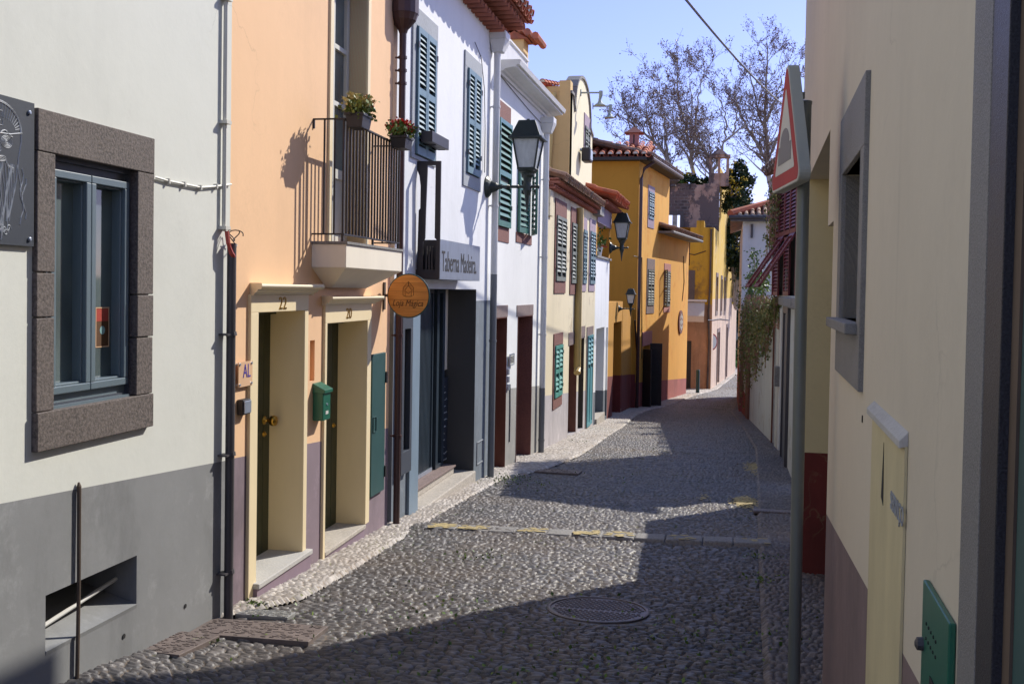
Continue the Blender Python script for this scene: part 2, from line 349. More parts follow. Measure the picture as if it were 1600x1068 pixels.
def shell(mb, pl, u0, u1, z0, z1, back, mi=0, top=True):
    """side, back and top faces closing a building behind its facade"""
    for u in (u0, u1): mb.add([pl.P(u, z0), pl.P(u, z0, -back), pl.P(u, z1, -back), pl.P(u, z1)], [(0, 1, 2, 3)], mi)
    mb.add([pl.P(u0, z0, -back), pl.P(u1, z0, -back), pl.P(u1, z1, -back), pl.P(u0, z1, -back)], [(0, 1, 2, 3)], mi)
    if top: mb.add([pl.P(u0, z1), pl.P(u1, z1), pl.P(u1, z1, -back), pl.P(u0, z1, -back)], [(0, 1, 2, 3)], mi)
def frame_mb(mb, pl, r, b, d0, d1, bt=None, bb=None, mi=0):
    u0, u1, z0, z1 = r; bt = b if bt is None else bt; bb = b if bb is None else bb
    if bb: mb.box(pl, u0, u1, z0, z0+bb, d0, d1, mi)
    if bt: mb.box(pl, u0, u1, z1-bt, z1, d0, d1, mi)
    mb.box(pl, u0, u0+b, z0+bb, z1-bt, d0, d1, mi); mb.box(pl, u1-b, u1, z0+bb, z1-bt, d0, d1, mi)
def leaf(pl, r, mat, parent, d=.012, pitch=.055, st=.045, name='shutter', mid=True, solid_below=None):
    mb = MB(); u0, u1, z0, z1 = r; st = min(st, (u1-u0)*.2)
    frame_mb(mb, pl, r, st, d, d+.035, .06, .08)
    zm = (z0+z1)/2
    if mid: mb.box(pl, u0+st, u1-st, zm-.035, zm+.035, d, d+.034)
    zb = z0+.08
    if solid_below: mb.box(pl, u0+st, u1-st, z0+.08, solid_below, d+.005, d+.022); zb = solid_below
    z = z1-.06-pitch*.6
    while z > zb+pitch*.5:
        if not mid or abs(z-zm) > .035+pitch*.3: mb.slat(pl, u0+st, u1-st, z, pitch*.80, .007, R_(60), d+.019)
        z -= pitch
    return mb.build(name, mat, parent)
def shuttered(pl, r, house, sm, shm, border=.1, bt=None, bb=None, leaves=2, pitch=.055, name='window', proud=.02, hinge=True):
    """closed louvred window: stone surround, dark backing, leaves"""
    mb = MB(); frame_mb(mb, pl, r, border, 0.0, proud, bt, bb)
    w_ = mb.build(name, sm, house, bevel=.004)
    u0, u1, z0, z1 = r[0]+border, r[1]-border, r[2]+(border if bb is None else bb), r[3]-(border if bt is None else bt)
    k = MB(); k.box(pl, u0, u1, z0, z1, .001, .006); k.build('slat_shade_sheet', 'dark', w_)  # dark sheet on the solid wall, painting the shade behind the slats
    n = leaves; ww = (u1-u0)/n
    for i in range(n): leaf(pl, (u0+i*ww+.004, u0+(i+1)*ww-.004, z0+.01, z1-.01), shm, w_, d=.01, pitch=pitch)
    if hinge:
        h = MB()
        for zz in (z0+(z1-z0)*.2, z0+(z1-z0)*.85):
            for uu in (u0, u1): h.box(pl, uu-.02, uu+.02, zz-.03, zz+.03, .046, .052)
        h.build('hinge', 'blackm', w_)
    return w_
def pipe(pl, pts, r, mat, parent, name='drainpipe', d=.06, n=12, clips=()):
    mb = MB(); mb.tube([pl.P(u, z, d) for u, z in pts], r, n)
    for (u, z) in clips: mb.tube([pl.P(u, z-.015, d), pl.P(u, z+.015, d)], r*1.22, n); mb.box(pl, u-.012, u+.012, z-.012, z+.012, 0, d)
    o = mb.build(name, mat, parent, smooth=False)
    return o
def tiles(E0, Ev, Sv, ncol, nrow, mat, parent, name='roof', r=None, cap=True, mort=True, clip=None):
    """barrel tile roof: E0 eave start, Ev vector along the eave, Sv up-slope vector"""
    E0, Ev, Sv = Vector(E0), Vector(Ev), Vector(Sv); el = Ev.length; e = Ev.normalized(); sn = Sv.normalized(); nn = e.cross(sn)
    if nn.z < 0: nn = -nn
    p = el/ncol; r = r or p*.33; L_ = Sv.length/nrow; mb = MB(); mo = MB(); K = 6
    if clip: mb.add([E0-nn*.05, E0+Ev-nn*.05, E0+Ev+Sv-nn*.05, E0+e*Sv.length*.95+Sv-nn*.05], [(0, 1, 2, 3)])
    else: mb.add([E0-nn*.05, E0+Ev-nn*.05, E0+Ev+Sv-nn*.05, E0+Sv-nn*.05], [(0, 1, 2, 3)])
    rnd = random.Random(3)
    for i in range(ncol):
        for j in range(nrow):
            jo = (rnd.random()-.5)*.02
            for kind in (0, 1):
                c = E0+e*(p*(i+.5)+(p*.5 if kind else 0))+sn*(j*L_+jo)+nn*(0 if kind else r*.55)
                if clip and not clip(c): continue
                vs = []
                for q, (rr, lift, dist) in enumerate(((r*1.08, .018, -.03), (r*.9, 0, L_*1.02))):
                    for t in (0, 1):
                        for k in range(K+1):
                            a = math.pi*k/K; rad = rr-(.013 if t else 0)
                            y = math.sin(a)*rad*(1 if kind == 0 else -1)
                            vs.append(c+sn*dist+e*math.cos(a)*rad+nn*(y+lift+(r*.3 if kind else 0)))
                K1 = K+1; fs = []
                for k in range(K):
                    fs.append((k, k+1, 2*K1+k+1, 2*K1+k)); fs.append((k, K1+k, K1+k+1, k+1))
                mb.add(vs, fs)
                if j == 0 and mort and kind == 0:
                    f = [c-sn*.012+e*math.cos(math.pi*k/K)*r*.97+nn*(math.sin(math.pi*k/K)*r*.97+.016) for k in range(K+1)]
                    g = [v+sn*.05 for v in f]; mo.add(f+g, [tuple(range(K+1)), tuple(range(K+1, 2*K+2))[::-1]])
    o = mb.build(name, mat, parent)
    if mort: mo.build('eave_mortar', 'mortar', o)
    return o
def soffit_tubes(pl, u0, u1, z, d0, d1, pit, r, mat, parent, name='eave_tiles'):
    mb = MB(); n = max(1, int((u1-u0)/pit)); K = 6
    for i in range(n):
        u = u0+(i+.5)*(u1-u0)/n; vs = []
        for d in (d0, d1):
            for rad in (r, r-.012):
                for k in range(K+1): a = math.pi*k/K; vs.append(pl.P(u+math.cos(a)*rad, z+math.sin(a)*rad, d))
        K1 = K+1; fs = []
        for k in range(K): fs += [(k, k+1, 2*K1+k+1, 2*K1+k), (K1+k, 3*K1+k, 3*K1+k+1, K1+k+1), (2*K1+k, 2*K1+k+1, 3*K1+k+1, 3*K1+k)]
        mb.add(vs, fs)
    mb.box(pl, u0, u1, z+r*.85, z+r*1.1, d0, d1-.02)
    return mb.build(name, mat, parent)
def leaves_mb(mb, c, spread, n, size, mi=0, rs=None, droop=0):
    rs = rs or random
    for _ in range(n):
        p = Vector((c[0]+rs.gauss(0, spread[0]), c[1]+rs.gauss(0, spread[1]), c[2]+rs.gauss(0, spread[2])))
        a = Vector((rs.uniform(-1, 1), rs.uniform(-1, 1), rs.uniform(-1, 1)-droop)).normalized(); b = a.orthogonal().normalized()
        q = a.cross(b)*rs.uniform(-1, 1)+b*rs.uniform(-1, 1); q.normalize(); s_ = size*rs.uniform(.6, 1.3)
        mb.add([p, p+a*s_*.5+q*s_*.35, p+a*s_, p+a*s_*.5-q*s_*.35], [(0, 1, 2, 3)], mi)
# ------------------------------------------------------------------ ground
def hsh(i, j, k):
    v = np.sin(i*127.1+j*311.7+k*74.7)*43758.5453; return v-np.floor(v)
def cobbles(X, Y, a, b, sd, jit=.44):
    gy = Y/b; J = np.floor(gy); F1 = np.full(X.shape, 9.); F2 = np.full(X.shape, 9.); ID = np.zeros(X.shape); TX = np.zeros(X.shape); TY = np.zeros(X.shape)
    wob = .25*np.sin(Y*1.7+X*.9+sd)+.12*np.sin(X*4.1+sd)
    gy = gy+wob; J = np.floor(gy)
    for dj in (-1, 0, 1):
        jj = J+dj; gx = X/a+.5*np.mod(jj, 2)+hsh(jj, sd, 3)*.6; I = np.floor(gx)
        for di in (-1, 0, 1):
            ii = I+di; sx = ii+.5+(hsh(ii, jj, sd)-.5)*2*jit; sy = jj+.5+(hsh(ii, jj, sd+5)-.5)*2*jit*.8
            d = np.sqrt((gx-sx)**2+(gy-sy)**2); up = d < F1
            TX = np.where(up, gx-sx, TX); TY = np.where(up, gy-sy, TY); F2 = np.where(up, F1, np.minimum(F2, d)); ID = np.where(up, hsh(ii, jj, sd+9), ID); F1 = np.where(up, d, F1)
    e = np.clip((F2-F1-.05)*4.2, 0, 1); e = e*e*(3-2*e); id2 = np.mod(ID*7.31, 1); id3 = np.mod(ID*13.7, 1)
    h = e*(.50+.42*ID+(id2-.5)*.55*TX+(id3-.5)*.7*TY)*np.clip(1.12-.5*F1*F1, 0, 1)
    return np.clip(h, 0, 1.1), ID, e
flat = [(-.80, 6.62, .36), (-2.97, 5.05, .18), (-2.38, 14.48, .24), (-2.62, 14.48, .2), (-2.15, 14.48, .2), (-2.8, 5.48, .16), (-2.5, 5.48, .16), (-2.38, 5.48, .14), (-2.9, 5.48, .13), (-2.78, 5.87, .10)]   # places where a cover interrupts the stones
def sheet(name, xl, xr, y0, y1, ncol, a, b, H, base, sd, mat, k=.0021, dmin=.0095):
    ys = [y0]
    while ys[-1] < y1: ys.append(ys[-1]+max(dmin, k*ys[-1]))
    ys = np.array(ys); s = np.linspace(0, 1, ncol); xl_ = np.array([xl(y) for y in ys]); xr_ = np.array([xr(y) for y in ys])
    X = xl_[:, None]+(xr_-xl_)[:, None]*s[None, :]; Y = np.repeat(ys[:, None], ncol, 1)
    Y = Y
    h, ID, TP = cobbles(X, Y, a, b, sd)
    fm = np.ones_like(h)
    for (cx, cy, cr) in flat: fm = np.minimum(fm, np.clip((np.hypot(X-cx, Y-cy)-cr)/.04, 0, 1))
    hum = np.exp(-((Y-9.30-.11*(X+1.2))/.12)**2)          # the kerb row crossing the street buries the stones
    if name == 'cobbled_street': fm = fm*(1-.0*hum)
    G = np.where(Y < 36, -.065*Y, -.065*36-.04*(Y-36))
    Z = G+base(X, Y)+(h*fm+.62*(1-fm)-.75)*H
    if name == 'pebble_pavement': Z[:, -3:] -= np.array([.0, .006, .03])[None, :]; X[:, -1] += .015
    if name == 'pebble_gutter_pavement': Z[:, :3] -= np.array([.025, .006, .0])[None, :]; X[:, 0] -= .015
    nr = len(ys); me = bpy.data.meshes.new(name); me.vertices.add(nr*ncol); me.vertices.foreach_set('co', np.stack([X, Y, Z], -1).astype(np.float32).ravel())
    ii = (np.arange(nr-1)[:, None]*ncol+np.arange(ncol-1)[None, :]).ravel(); q = np.stack([ii, ii+1, ii+ncol+1, ii+ncol], -1)
    me.loops.add(q.size); me.loops.foreach_set('vertex_index', q.ravel().astype(np.int32)); me.polygons.add(len(q))
    me.polygons.foreach_set('loop_start', (np.arange(len(q))*4).astype(np.int32)); me.polygons.foreach_set('use_smooth', np.ones(len(q), bool)); me.update()
    for nm, arr in (('stone_id', ID), ('stone_top', TP)):
        at = me.attributes.new(nm, 'FLOAT', 'POINT'); at.data.foreach_set('value', arr.astype(np.float32).ravel())
    me.materials.append(mat); o = bpy.data.objects.new(name, me); scn.collection.objects.link(o); return setting(o)
def cobmat(name, c1, c2, gap, moss, rough=.42):
    m, n, b = newmat(name)
    ai = N(n, 'Attribute', attribute_name='stone_id'); at = N(n, 'Attribute', attribute_name='stone_top')
    c = mixc(n, ai.outputs['Fac'], c1, c2); f = noise(n, 70, 3, .6); c = mixc(n, ramp(n, f, .3, .7), mul_rgb(n, c, .8), c)
    big = noise(n, .9, 5, .6); c = mixc(n, ramp(n, big, .40, .62), c, mixc(n, .45, c, mul(gap, 1.0)))
    mo = noise(n, 1.3, 6, .75); g2 = mixc(n, ramp(n, mo, .53, .60), gap, moss)
    c = mixc(n, ramp(n, at.outputs['Fac'], .12, .5), g2, c)
    L(n, c, b.inputs['Base Color'])
    rr = N(n, 'MapRange'); L(n, at.outputs['Fac'], rr.inputs[0]); rr.inputs[1].default_value = .3; rr.inputs[2].default_value = .8; rr.inputs[3].default_value = .95; rr.inputs[4].default_value = rough
    L(n, rr.outputs[0], b.inputs['Roughness']); h = noise(n, 160, 3, .6); bump(n, b, h, .35, .004); return m
def mul_rgb(n, c, k):
    x = N(n, 'Mix'); x.data_type = 'RGBA'; x.blend_type = 'MULTIPLY'; x.inputs[0].default_value = 1; L(n, c, x.inputs[6]); x.inputs[7].default_value = (k, k, k, 1); return x.outputs[2]
def pl_interp(pts):
    return lambda y: float(np.interp(y, [p[1] for p in pts], [p[0] for p in pts]))
sL = pl_interp([(-3.2, 0), (-3.2, 5.3), (-2.98, 5.75), (-2.74, 6.3), (-2.74, 7), (-2.85, 10), (-2.92, 13.2), (-2.60, 14.6), (-2.42, 17), (-2.45, 24), (-2.6, 30), (-2.5, 33), (-1.4, 43), (-.5, 49), (.7, 72), (1, 90)])
sR = pl_interp([(.18, 0), (.22, 5), (.30, 9), (.42, 14), (.55, 20), (.35, 28), (.12, 34), (.3, 40), (1.6, 50), (2.2, 72), (2.5, 90)])
zero = lambda X, Y: 0*X
base_st = lambda X, Y: -.012+.09*np.clip((5.7-Y)/1.3, 0, 1)*np.clip((-X-2.45)/.5, 0, 1)+.035*np.exp(-((Y-9.30-.11*(X+1.2))/.25)**2)+.015*np.sin(X*1.3+Y*.5)-.0*X
sheet('cobbled_street', lambda y: sL(y)-.04, lambda y: sR(y)+.04, 3.2, 84, 430, .080, .038, .025, base_st, 1, cobmat('street_cobbles', (.040, .039, .044), (.180, .165, .160), (.135, .105, .080), (.06, .10, .015), .5))
rise = lambda X, Y: .02+.09*np.clip((5.7-Y)/1.3, 0, 1)*np.clip((-X-2.65)/.35, 0, 1)
sheet('pebble_pavement', lambda y: -3.4 if y < 34 else sL(y)-1.2, sL, 3.2, 84, 84, .052, .046, .020, rise, 2, cobmat('pale_pavement_pebbles', (.25, .225, .21), (.56, .51, .465), (.30, .24, .185), (.14, .16, .05), .65))
sheet('pebble_gutter_pavement', sR, lambda y: sR(y)+1.1, 3.2, 84, 110, .048, .05, .020, lambda X, Y: .018+0*X, 3, cobmat('grey_gutter_pebbles', (.075, .07, .075), (.22, .19, .175), (.14, .11, .09), (.06, .07, .02), .6))
fr = MB(); fr.add([(-3.3, -4, .14), (1.4, -4, .14), (1.4, 3.25, gz(3.25)-.02), (-3.3, 3.25, gz(3.25)-.02)], [(0, 1, 2, 3)]); setting(fr.build('street', cobmat('plain_cobbles', (.06, .056, .06), (.235, .205, .185), (.17, .13, .095), (.07, .10, .02))))
# earth sheet under everything, out to the horizon
gm = MB(); yy = [-60, 0, 36, 90, 400, 900]; xx = [-700, -40, 40, 700]
for j, y in enumerate(yy[:-1]):
    for i in range(3):
        f = lambda x, y: (x, y, (gz(y) if y > 0 else 0)-.16 if y <= 90 else -4.66-(y-90)*.004)
        gm.add([f(xx[i], y), f(xx[i+1], y), f(xx[i+1], yy[j+1]), f(xx[i], yy[j+1])], [(0, 1, 2, 3)])
setting(gm.build('ground', stone('packed_earth', (.20, .17, .13), .2, 3)))
lw = MB(); lw.add([(-6, 84, -4.36), (40, 84, -4.36), (60, 140, -4.5), (-6, 140, -4.5)], [(0, 1, 2, 3)]); setting(lw.build('lawn', 'lawn'))
gs = Plane((0, 0), (1, 0))
def gpt(x, y):
    t = 1.
    for _ in range(60):
        r = ray(x, y); p = CP+r*t; t = (CP[2]-gz(p[1]))/(-r[2])
    return CP+ray(x, y)*t
GRP = 'iron covers in the pavement'
def gbox(name, cx, cy, sx, sy, top, mat, rot=0, label='', cat='', th=.03, holes=None, kind=None, slope=-.065):
    """flat plate lying in the street surface"""
    mb = MB(); ca, sa = math.cos(rot), math.sin(rot)
    def q(u, v, h): x = cx+u*ca-v*sa; y = cy+u*sa+v*ca; return (x, y, gz(y)+h)
    mb.hexa([q(-sx, -sy, top-th), q(sx, -sy, top-th), q(sx, sy, top-th), q(-sx, sy, top-th), q(-sx, -sy, top), q(sx, -sy, top), q(sx, sy, top), q(-sx, sy, top)])
    root = thing(name, (cx, cy, gz(cy)), label, cat, GRP if name == 'drain_cover' else None) if holes else None
    if not holes:
        return tag(mb.build(name, mat, None, (cx, cy, gz(cy))), label, cat) if not kind else setting(mb.build(name, mat))
    mb.build('plate', mat, root, bevel=.003); k = MB()
    for (u, v, a, b_) in holes: k.hexa([q(u-a, v-b_, top-.004), q(u+a, v-b_, top-.004), q(u+a, v+b_, top-.004), q(u-a, v+b_, top-.004), q(u-a, v-b_, top+.003), q(u+a, v-b_, top+.003), q(u+a, v+b_, top+.003), q(u-a, v+b_, top+.003)])
    k.build('raised_pattern', mat, root); return root
# round cover
mc = (-.80, 6.62); root = thing('manhole_cover', (mc[0], mc[1], gz(mc[1])), 'round iron manhole cover with studded pattern in the cobbles', 'manhole cover')
mb = MB(); K = 48
def rp(r, a, h, c=mc): x = c[0]+r*math.cos(a); y = c[1]+r*math.sin(a); return (x, y, gz(y)+h-.010)
vs = [rp(r, 2*math.pi*k/K, h) for (r, h) in ((.335, -.03), (.335, .016), (.325, .02), (.312, .02), (.310, .012), (.0, .012)) for k in range(K)]
mb.add(vs, [(j*K+k, j*K+(k+1) % K, (j+1)*K+(k+1) % K, (j+1)*K+k) for j in range(5) for k in range(K)]); mb.build('rim', 'castiron', root)
k = MB(); i = 0
for a in np.arange(-.3, .3, .034):
    for b_ in np.arange(-.3, .3, .034):
        i += 1
        if a*a+b_*b_ > .295**2 or i % 9 == 0: continue
        o_ = .008 if int(round(b_/.034)) % 2 else -.008; q = lambda u, v, h: (mc[0]+a+o_+u, mc[1]+b_+v, gz(mc[1]+b_+v)+h-.010)
        k.hexa([q(-.013, -.006, .01), q(.013, -.006, .01), q(.013, .006, .01), q(-.013, .006, .01), q(-.010, -.004, .019), q(.010, -.004, .019), q(.010, .004, .019), q(-.010, .004, .019)])
k.build('stud', 'castiron', root)['kind'] = 'stuff'
def pat(n, sx, sy, s=3):
    r_ = random.Random(s); return [(r_.uniform(-sx, sx)*.9, r_.uniform(-sy, sy)*.9, .012, .006) for _ in range(n)]
c = gpt(262, 1008); gbox('drain_cover', c[0], c[1], .20, .20, .026, 'ironr', -.05, 'rusty cast iron cover with raised lettering at the foot of the white house', 'drain cover', holes=pat(150, .2, .2))
c = gpt(405, 984); gbox('drain_cover', c[0], c[1], .36, .17, .006, 'ironr', .06, 'long brown double iron hatch in the pavement beside the apricot house', 'drain cover', holes=pat(220, .36, .17, 5)+[(0, 0, .003, .16)])
c = gpt(415, 956); gbox('drain_cover', c[0], c[1], .17, .07, -.002, 'galv', .05, 'small galvanised chequer plate by the foot of the dark drainpipe', 'drain cover', holes=pat(110, .17, .07, 8))
c = gpt(870, 735); gbox('drain_cover', c[0], c[1], .34, .22, .001, 'ironr', 0, 'brown iron hatch in the street near the second drainpipe', 'drain cover', holes=pat(120, .34, .22, 9))
c = gpt(1212, 801); gbox('drain_grate', c[0], c[1], .24, .10, .026, 'castiron', 0, 'iron gutter grate sunk beside the right hand walls', 'grate', holes=[(-.2+i*.033, 0, .008, .085) for i in range(13)])
# kerb row across the street, with worn yellow paint
rk = random.Random(5); x = -2.72; i = 0; painted = {0: .9, 1: .75, 3: .5, 5: .8, 6: .4, 8: .3, 10: .15}
while x < .35:
    w_ = rk.uniform(.22, .34); mb = MB(); y = lambda v: 9.30+.11*(v+1.2)
    def q(u, v, h): return (u, y(u)+v, gz(y(u)+v)+h)
    e = .004; mb.hexa([q(x+e, -.16, -.05), q(x+w_-e, -.16, -.05), q(x+w_-e, .16, -.05), q(x+e, .16, -.05), q(x+e, -.12, .034), q(x+w_-e, -.12, .034+rk.uniform(-.006, .006)), q(x+w_-e, .13, .038), q(x+e, .13, .036)])
    kb = mb.build('kerb_stone', 'kerb', None, (x+w_/2, y(x), gz(y(x))), bevel=.015)
    tag(kb, 'worn grey kerb stone in the row laid across the cobbled street', 'kerb stone', 'kerb stones laid across the street')
    if i in painted: kb['label'] = 'kerb stone flaked with yellow paint in the row across the street'
    if i in painted:
        p = painted[i]; m2 = MB()
        for _ in range(int(40*p)):
            a = rk.uniform(x+.03, x+w_-.03); b_ = rk.uniform(-.11, .12); s_ = rk.uniform(.012, .042); ng = 7
            pts = [q(a+s_*math.cos(t*2*math.pi/ng)*rk.uniform(.7, 1.4), b_+s_*.8*math.sin(t*2*math.pi/ng)*rk.uniform(.7, 1.3), (.0385+rk.uniform(0, .0015))) for t in range(ng)]
            low = [(a_[0], a_[1], a_[2]-.004) for a_ in pts]; m2.add(low+pts, [tuple(range(ng, 2*ng))])
        m2.build('paint_flake', 'ypaint', kb)
    x += w_; i += 1
for (px_, py_, sx, sy, n_) in ((1181, 731, .16, .8, 420), (1163, 783, .15, .45, 260), (1100, 775, .1, .3, 12)):
    c = gpt(px_, py_); m2 = MB()
    for _ in range(int(n_*1.3)):
        a = c[0]+rk.gauss(0, sx*.5); b_ = c[1]+rk.gauss(0, sy*.5); s_ = rk.uniform(.010, .028); ng = 7
        m2.add([(a+s_*math.cos(t*2*math.pi/ng)*rk.uniform(.6, 1.4), b_+s_*math.sin(t*2*math.pi/ng)*rk.uniform(.6, 1.4), gz(b_)-.006+rk.uniform(0, .008)) for t in range(ng)], [tuple(range(ng))])
    setting(m2.build('road_marking', 'ypaint'))
# tufts of weeds (stuff)
wb = MB()
for (px_, py_, n_, sp) in ((770, 745, 260, .22), (800, 752, 120, .3), (395, 945, 60, .03), (318, 1003, 40, .03), (1190, 870, 60, .08), (1200, 905, 60, .1), (1180, 1000, 40, .2), (905, 690, 60, .15), (1020, 700, 10, .3), (740, 870, 40, .12), (1100, 1010, 90, .5), (820, 1000, 90, .7), (600, 1050, 70, .5), (960, 1040, 120, .5), (700, 960, 60, .4), (960, 745, 25, .5)):
    c = gpt(px_, py_)
    for _ in range(n_): leaves_mb(wb, (c[0]+random.gauss(0, sp), c[1]+random.gauss(0, sp), 0), (.01, .01, 0), 1, .028)
wb.v = [(x, y, gz(y)+.006+abs(z)) for x, y, z in wb.v]; wd = wb.build('weeds', 'leafg'); wd['kind'] = 'stuff'; wd['label'] = 'low green weeds in the joints of the cobbles'; wd['category'] = 'weeds'
# ------------------------------------------------------------------ left row
LA = Plane((-3, 0), (-3, 5)); LB = Plane((-3.02, 5.77), (-3.12, 9.4)); LC = Plane((-3.12, 9.4), (-3.15, 14)); LD = Plane((-3.15, 14), (-3.15, 34))
# --- white house with the basalt window
H1 = thing('town_house', (-3, 3, -.2), 'near white rendered house with grey dado, brown stone window and basement vent', 'house')
win = LA.R(50, 233, 168, 706); wi = LA.R(78, 208, 240, 640); vent = LA.R(71, 213, 930, 1018)
mb = MB(); a_, b_ = vent[0], vent[1]
wall(mb, LA, -2.5, 5.775, -.8, 6.2, [(wi[0]-.05, wi[1]+.05, wi[2]-.05, wi[3]+.05, .11), (a_, b_, vent[2]+.0, vent[3], .35)]); shell(mb, LA, -2.5, 5.775, -.8, 6.2, 6); mb.build('wall', 'white1', H1)
Wn = MB(); S_ = win; jl = wi[0]-S_[0]; jr = S_[1]-wi[1]; p = .028
Wn.box(LA, S_[0], S_[1], wi[3], S_[3], -.10, p); Wn.box(LA, S_[0], S_[1], S_[2], wi[2], -.10, p+.004)
for (a, b) in ((S_[0], wi[0]), (wi[1], S_[1])):
    cuts = [wi[2], wi[2]+.42, wi[2]+.62, wi[3]] if a == S_[0] else [wi[2], wi[2]+.30, wi[2]+.52, wi[3]]
    for z0, z1 in zip(cuts, cuts[1:]): Wn.box(LA, a, b, z0+.003, z1-.003, -.10, p-random.uniform(0, .006))
W1 = Wn.build('window', 'basalt', H1, bevel=.004)
mb = MB(); mb.box(LA, wi[0]-.06, wi[1]+.06, wi[2]-.06, wi[3]+.06, -.24, -.101); mb.build('backing', 'dark', W1)
u0, u1, z0, z1 = wi; mb = MB(); frame_mb(mb, LA, (u0, u1, z0, z1), .022, -.098, -.02); mb.build('outer_frame', 'dslate', W1)
mid = LA.px(134, 440, -.04)[0]
for k_, (a, b) in enumerate(((u0+.023, mid-.002), (mid+.002, u1-.023))):
    mb = MB(); frame_mb(mb, LA, (a, b, z0+.062, z1-.062), .036, -.095, -.010); frame_mb(mb, LA, (a+.036, b-.036, z0+.098, z1-.098), .010, -.095, -.030); mb.build('casement', 'alu', W1, bevel=.004)
    mb = MB(); mb.box(LA, a+.04, b-.04, z0+.10, z1-.10, -.085, -.079); mb.build('pane', 'glass', W1)
mb = MB(); mb.box(LA, u0+.023, u1-.023, z0+.012, z0+.058, -.09, -.035); mb.box(LA, u0+.023, u1-.023, z0+.0, z0+.012, -.09, .0); mb.build('weather_bar', 'alu', W1)
mb = MB(); mb.box(LA, u0+.023, u1-.023, z1-.058, z1-.002, -.09, -.035); mb.build('head_panel', 'dslate', W1)
st = LA.R(149, 170, 480, 543, -.078); mb = MB(); mb.box(LA, st[0], st[1], st[2], st[3], -.0783, -.0770); tag(mb.build('window_sticker', 'txtbrown', None), 'small framed sticker with red header inside the right window pane', 'sticker'); ob = bpy.data.objects['window_sticker']
k = MB(); k.box(LA, st[0]+.006, st[1]-.006, st[3]-.07, st[3]-.008, -.0769, -.0763); k.build('header', 'red_sticker', ob)
k = MB(); k.lathe(LA.P((st[0]+st[1])/2, st[3]-.115, -.0771), [(.022, 0), (.022, .001)], 10, ax=(1, 0, 0)); k.build('emblem', 'teal_sticker', ob)
k = MB(); frame_mb(k, LA, st, .005, -.0769, -.0761); k.build('border', 'acryl', ob)
s2 = LA.R(144, 154, 591, 605, -.078); mb = MB(); mb.box(LA, s2[0], s2[1], s2[2], s2[3], -.0783, -.0770); tg = tag(mb.build('price_tag', 'signw'), 'tiny white label in the bottom corner of the right pane', 'label')
text('1A 9', LA, (s2[0]+s2[1])/2, (s2[2]+s2[3])/2, -.0769, .02, 'txt', 'lettering', tg, wid=(s2[1]-s2[0])*.8)
# vent
mb = MB(); mb.box(LA, a_, b_, vent[2]-.05, vent[3]+.05, -.40, -.352); mb.build('vent_back', 'dark', H1)
mb = MB(); mb.hexa([LA.P(a_+.002, vent[2]-.02, -.34), LA.P(b_-.002, vent[2]-.02, -.34), LA.P(b_-.002, vent[2]-.02, 0), LA.P(a_+.002, vent[2]-.02, 0), LA.P(a_+.002, vent[2]+.10, -.34), LA.P(b_-.002, vent[2]+.10, -.34), LA.P(b_-.002, vent[2]+.002, 0.004), LA.P(a_+.002, vent[2]+.002, 0.004)]); mb.build('vent_sill', 'white1', H1)
mb = MB(); mb.tube([LA.P(a_, .02, -.12), LA.P(b_, .10, -.12)], .011); mb.tube([LA.P(a_+.12, vent[2]+.02, -.2), LA.P(a_+.12, vent[3], -.2)], .012); mb.tube([LA.P(a_+.05, vent[2]+.02, -.25), LA.P(a_+.05, vent[3], -.25)], .012); mb.build('vent_bar', 'potw', H1)
mb = MB(); hp = [LA.px(193, 993), LA.px(289, 946)]
for (hu, hz) in hp: mb.lathe(LA.P(hu, hz, .001), [(.012, 0), (.013, .003)], 10, ax=(1, 0, 0))
mb.build('weep_hole', 'dark', H1)
t0 = LA.px(120, 756); t1 = LA.px(116, 1040); rod = MB(); rod.tube([LA.P(t1[0], -.36, .014), LA.P((t0[0]+t1[0])/2+.004, .2, .015), LA.P(t0[0], t0[1]-.04, .013), LA.P(t0[0], t0[1]-.01, .012), LA.P(t0[0], t0[1]+.01, .010)], [.010, .009, .010, .011, .004], 8)
tag(rod.build('iron_rod', 'rust', None, (-2.97, t0[0], 0)), 'rusty iron rod standing against the grey dado in front of the basement vent', 'rod')
# conduits
pu = 5.66
mb = MB(); mb.tube([LA.P(pu, 6.2, .02), LA.P(pu, 2.05, .02), LA.P(pu, 1.97, .02)], .013, 10)
for z in (3.35, 2.62, 1.99): mb.box(LA, pu-.03, pu+.03, z-.01, z+.01, 0, .05)
mb.build('conduit', 'creampipe', H1)
pts = [LA.px(x, y) for x, y in ((218, 271), (236, 276), (260, 283), (285, 288), (310, 293), (335, 291), (358, 288))]
mb = MB(); mb.tube([LA.P(u, z, .012) for u, z in pts], .007, 6); [mb.box(LA, u-.006, u+.006, z-.014, z+.014, 0, .022) for u, z in pts[1:-1]]; mb.build('cable', 'creampipe', H1)
mb = MB(); pb = 5.715; mb.tube([LA.P(pb, -.42, .045), LA.P(pb, 1.9, .045)], .028, 14)
for z in (1.35, .62, -.1): mb.tube([LA.P(pb, z-.012, .05), LA.P(pb, z+.012, .045)], .033, 12); mb.box(LA, pb-.07, pb+.0, z-.006, z+.006, 0, .06)
mb.build('drainpipe', 'darkp', H1)
mb = MB()
for (cx, cz, rr, ph, col) in ((pu+.10, 1.93, .075, .4, 0), (pu+.07, 1.95, .05, 1.9, 0)):
    mb.tube([LA.P(cx+rr*math.cos(t)*.9, cz+rr*math.sin(t)*.7, .05+.02*math.sin(2*t)) for t in np.linspace(ph, ph+5.2, 18)], .0035, 5)
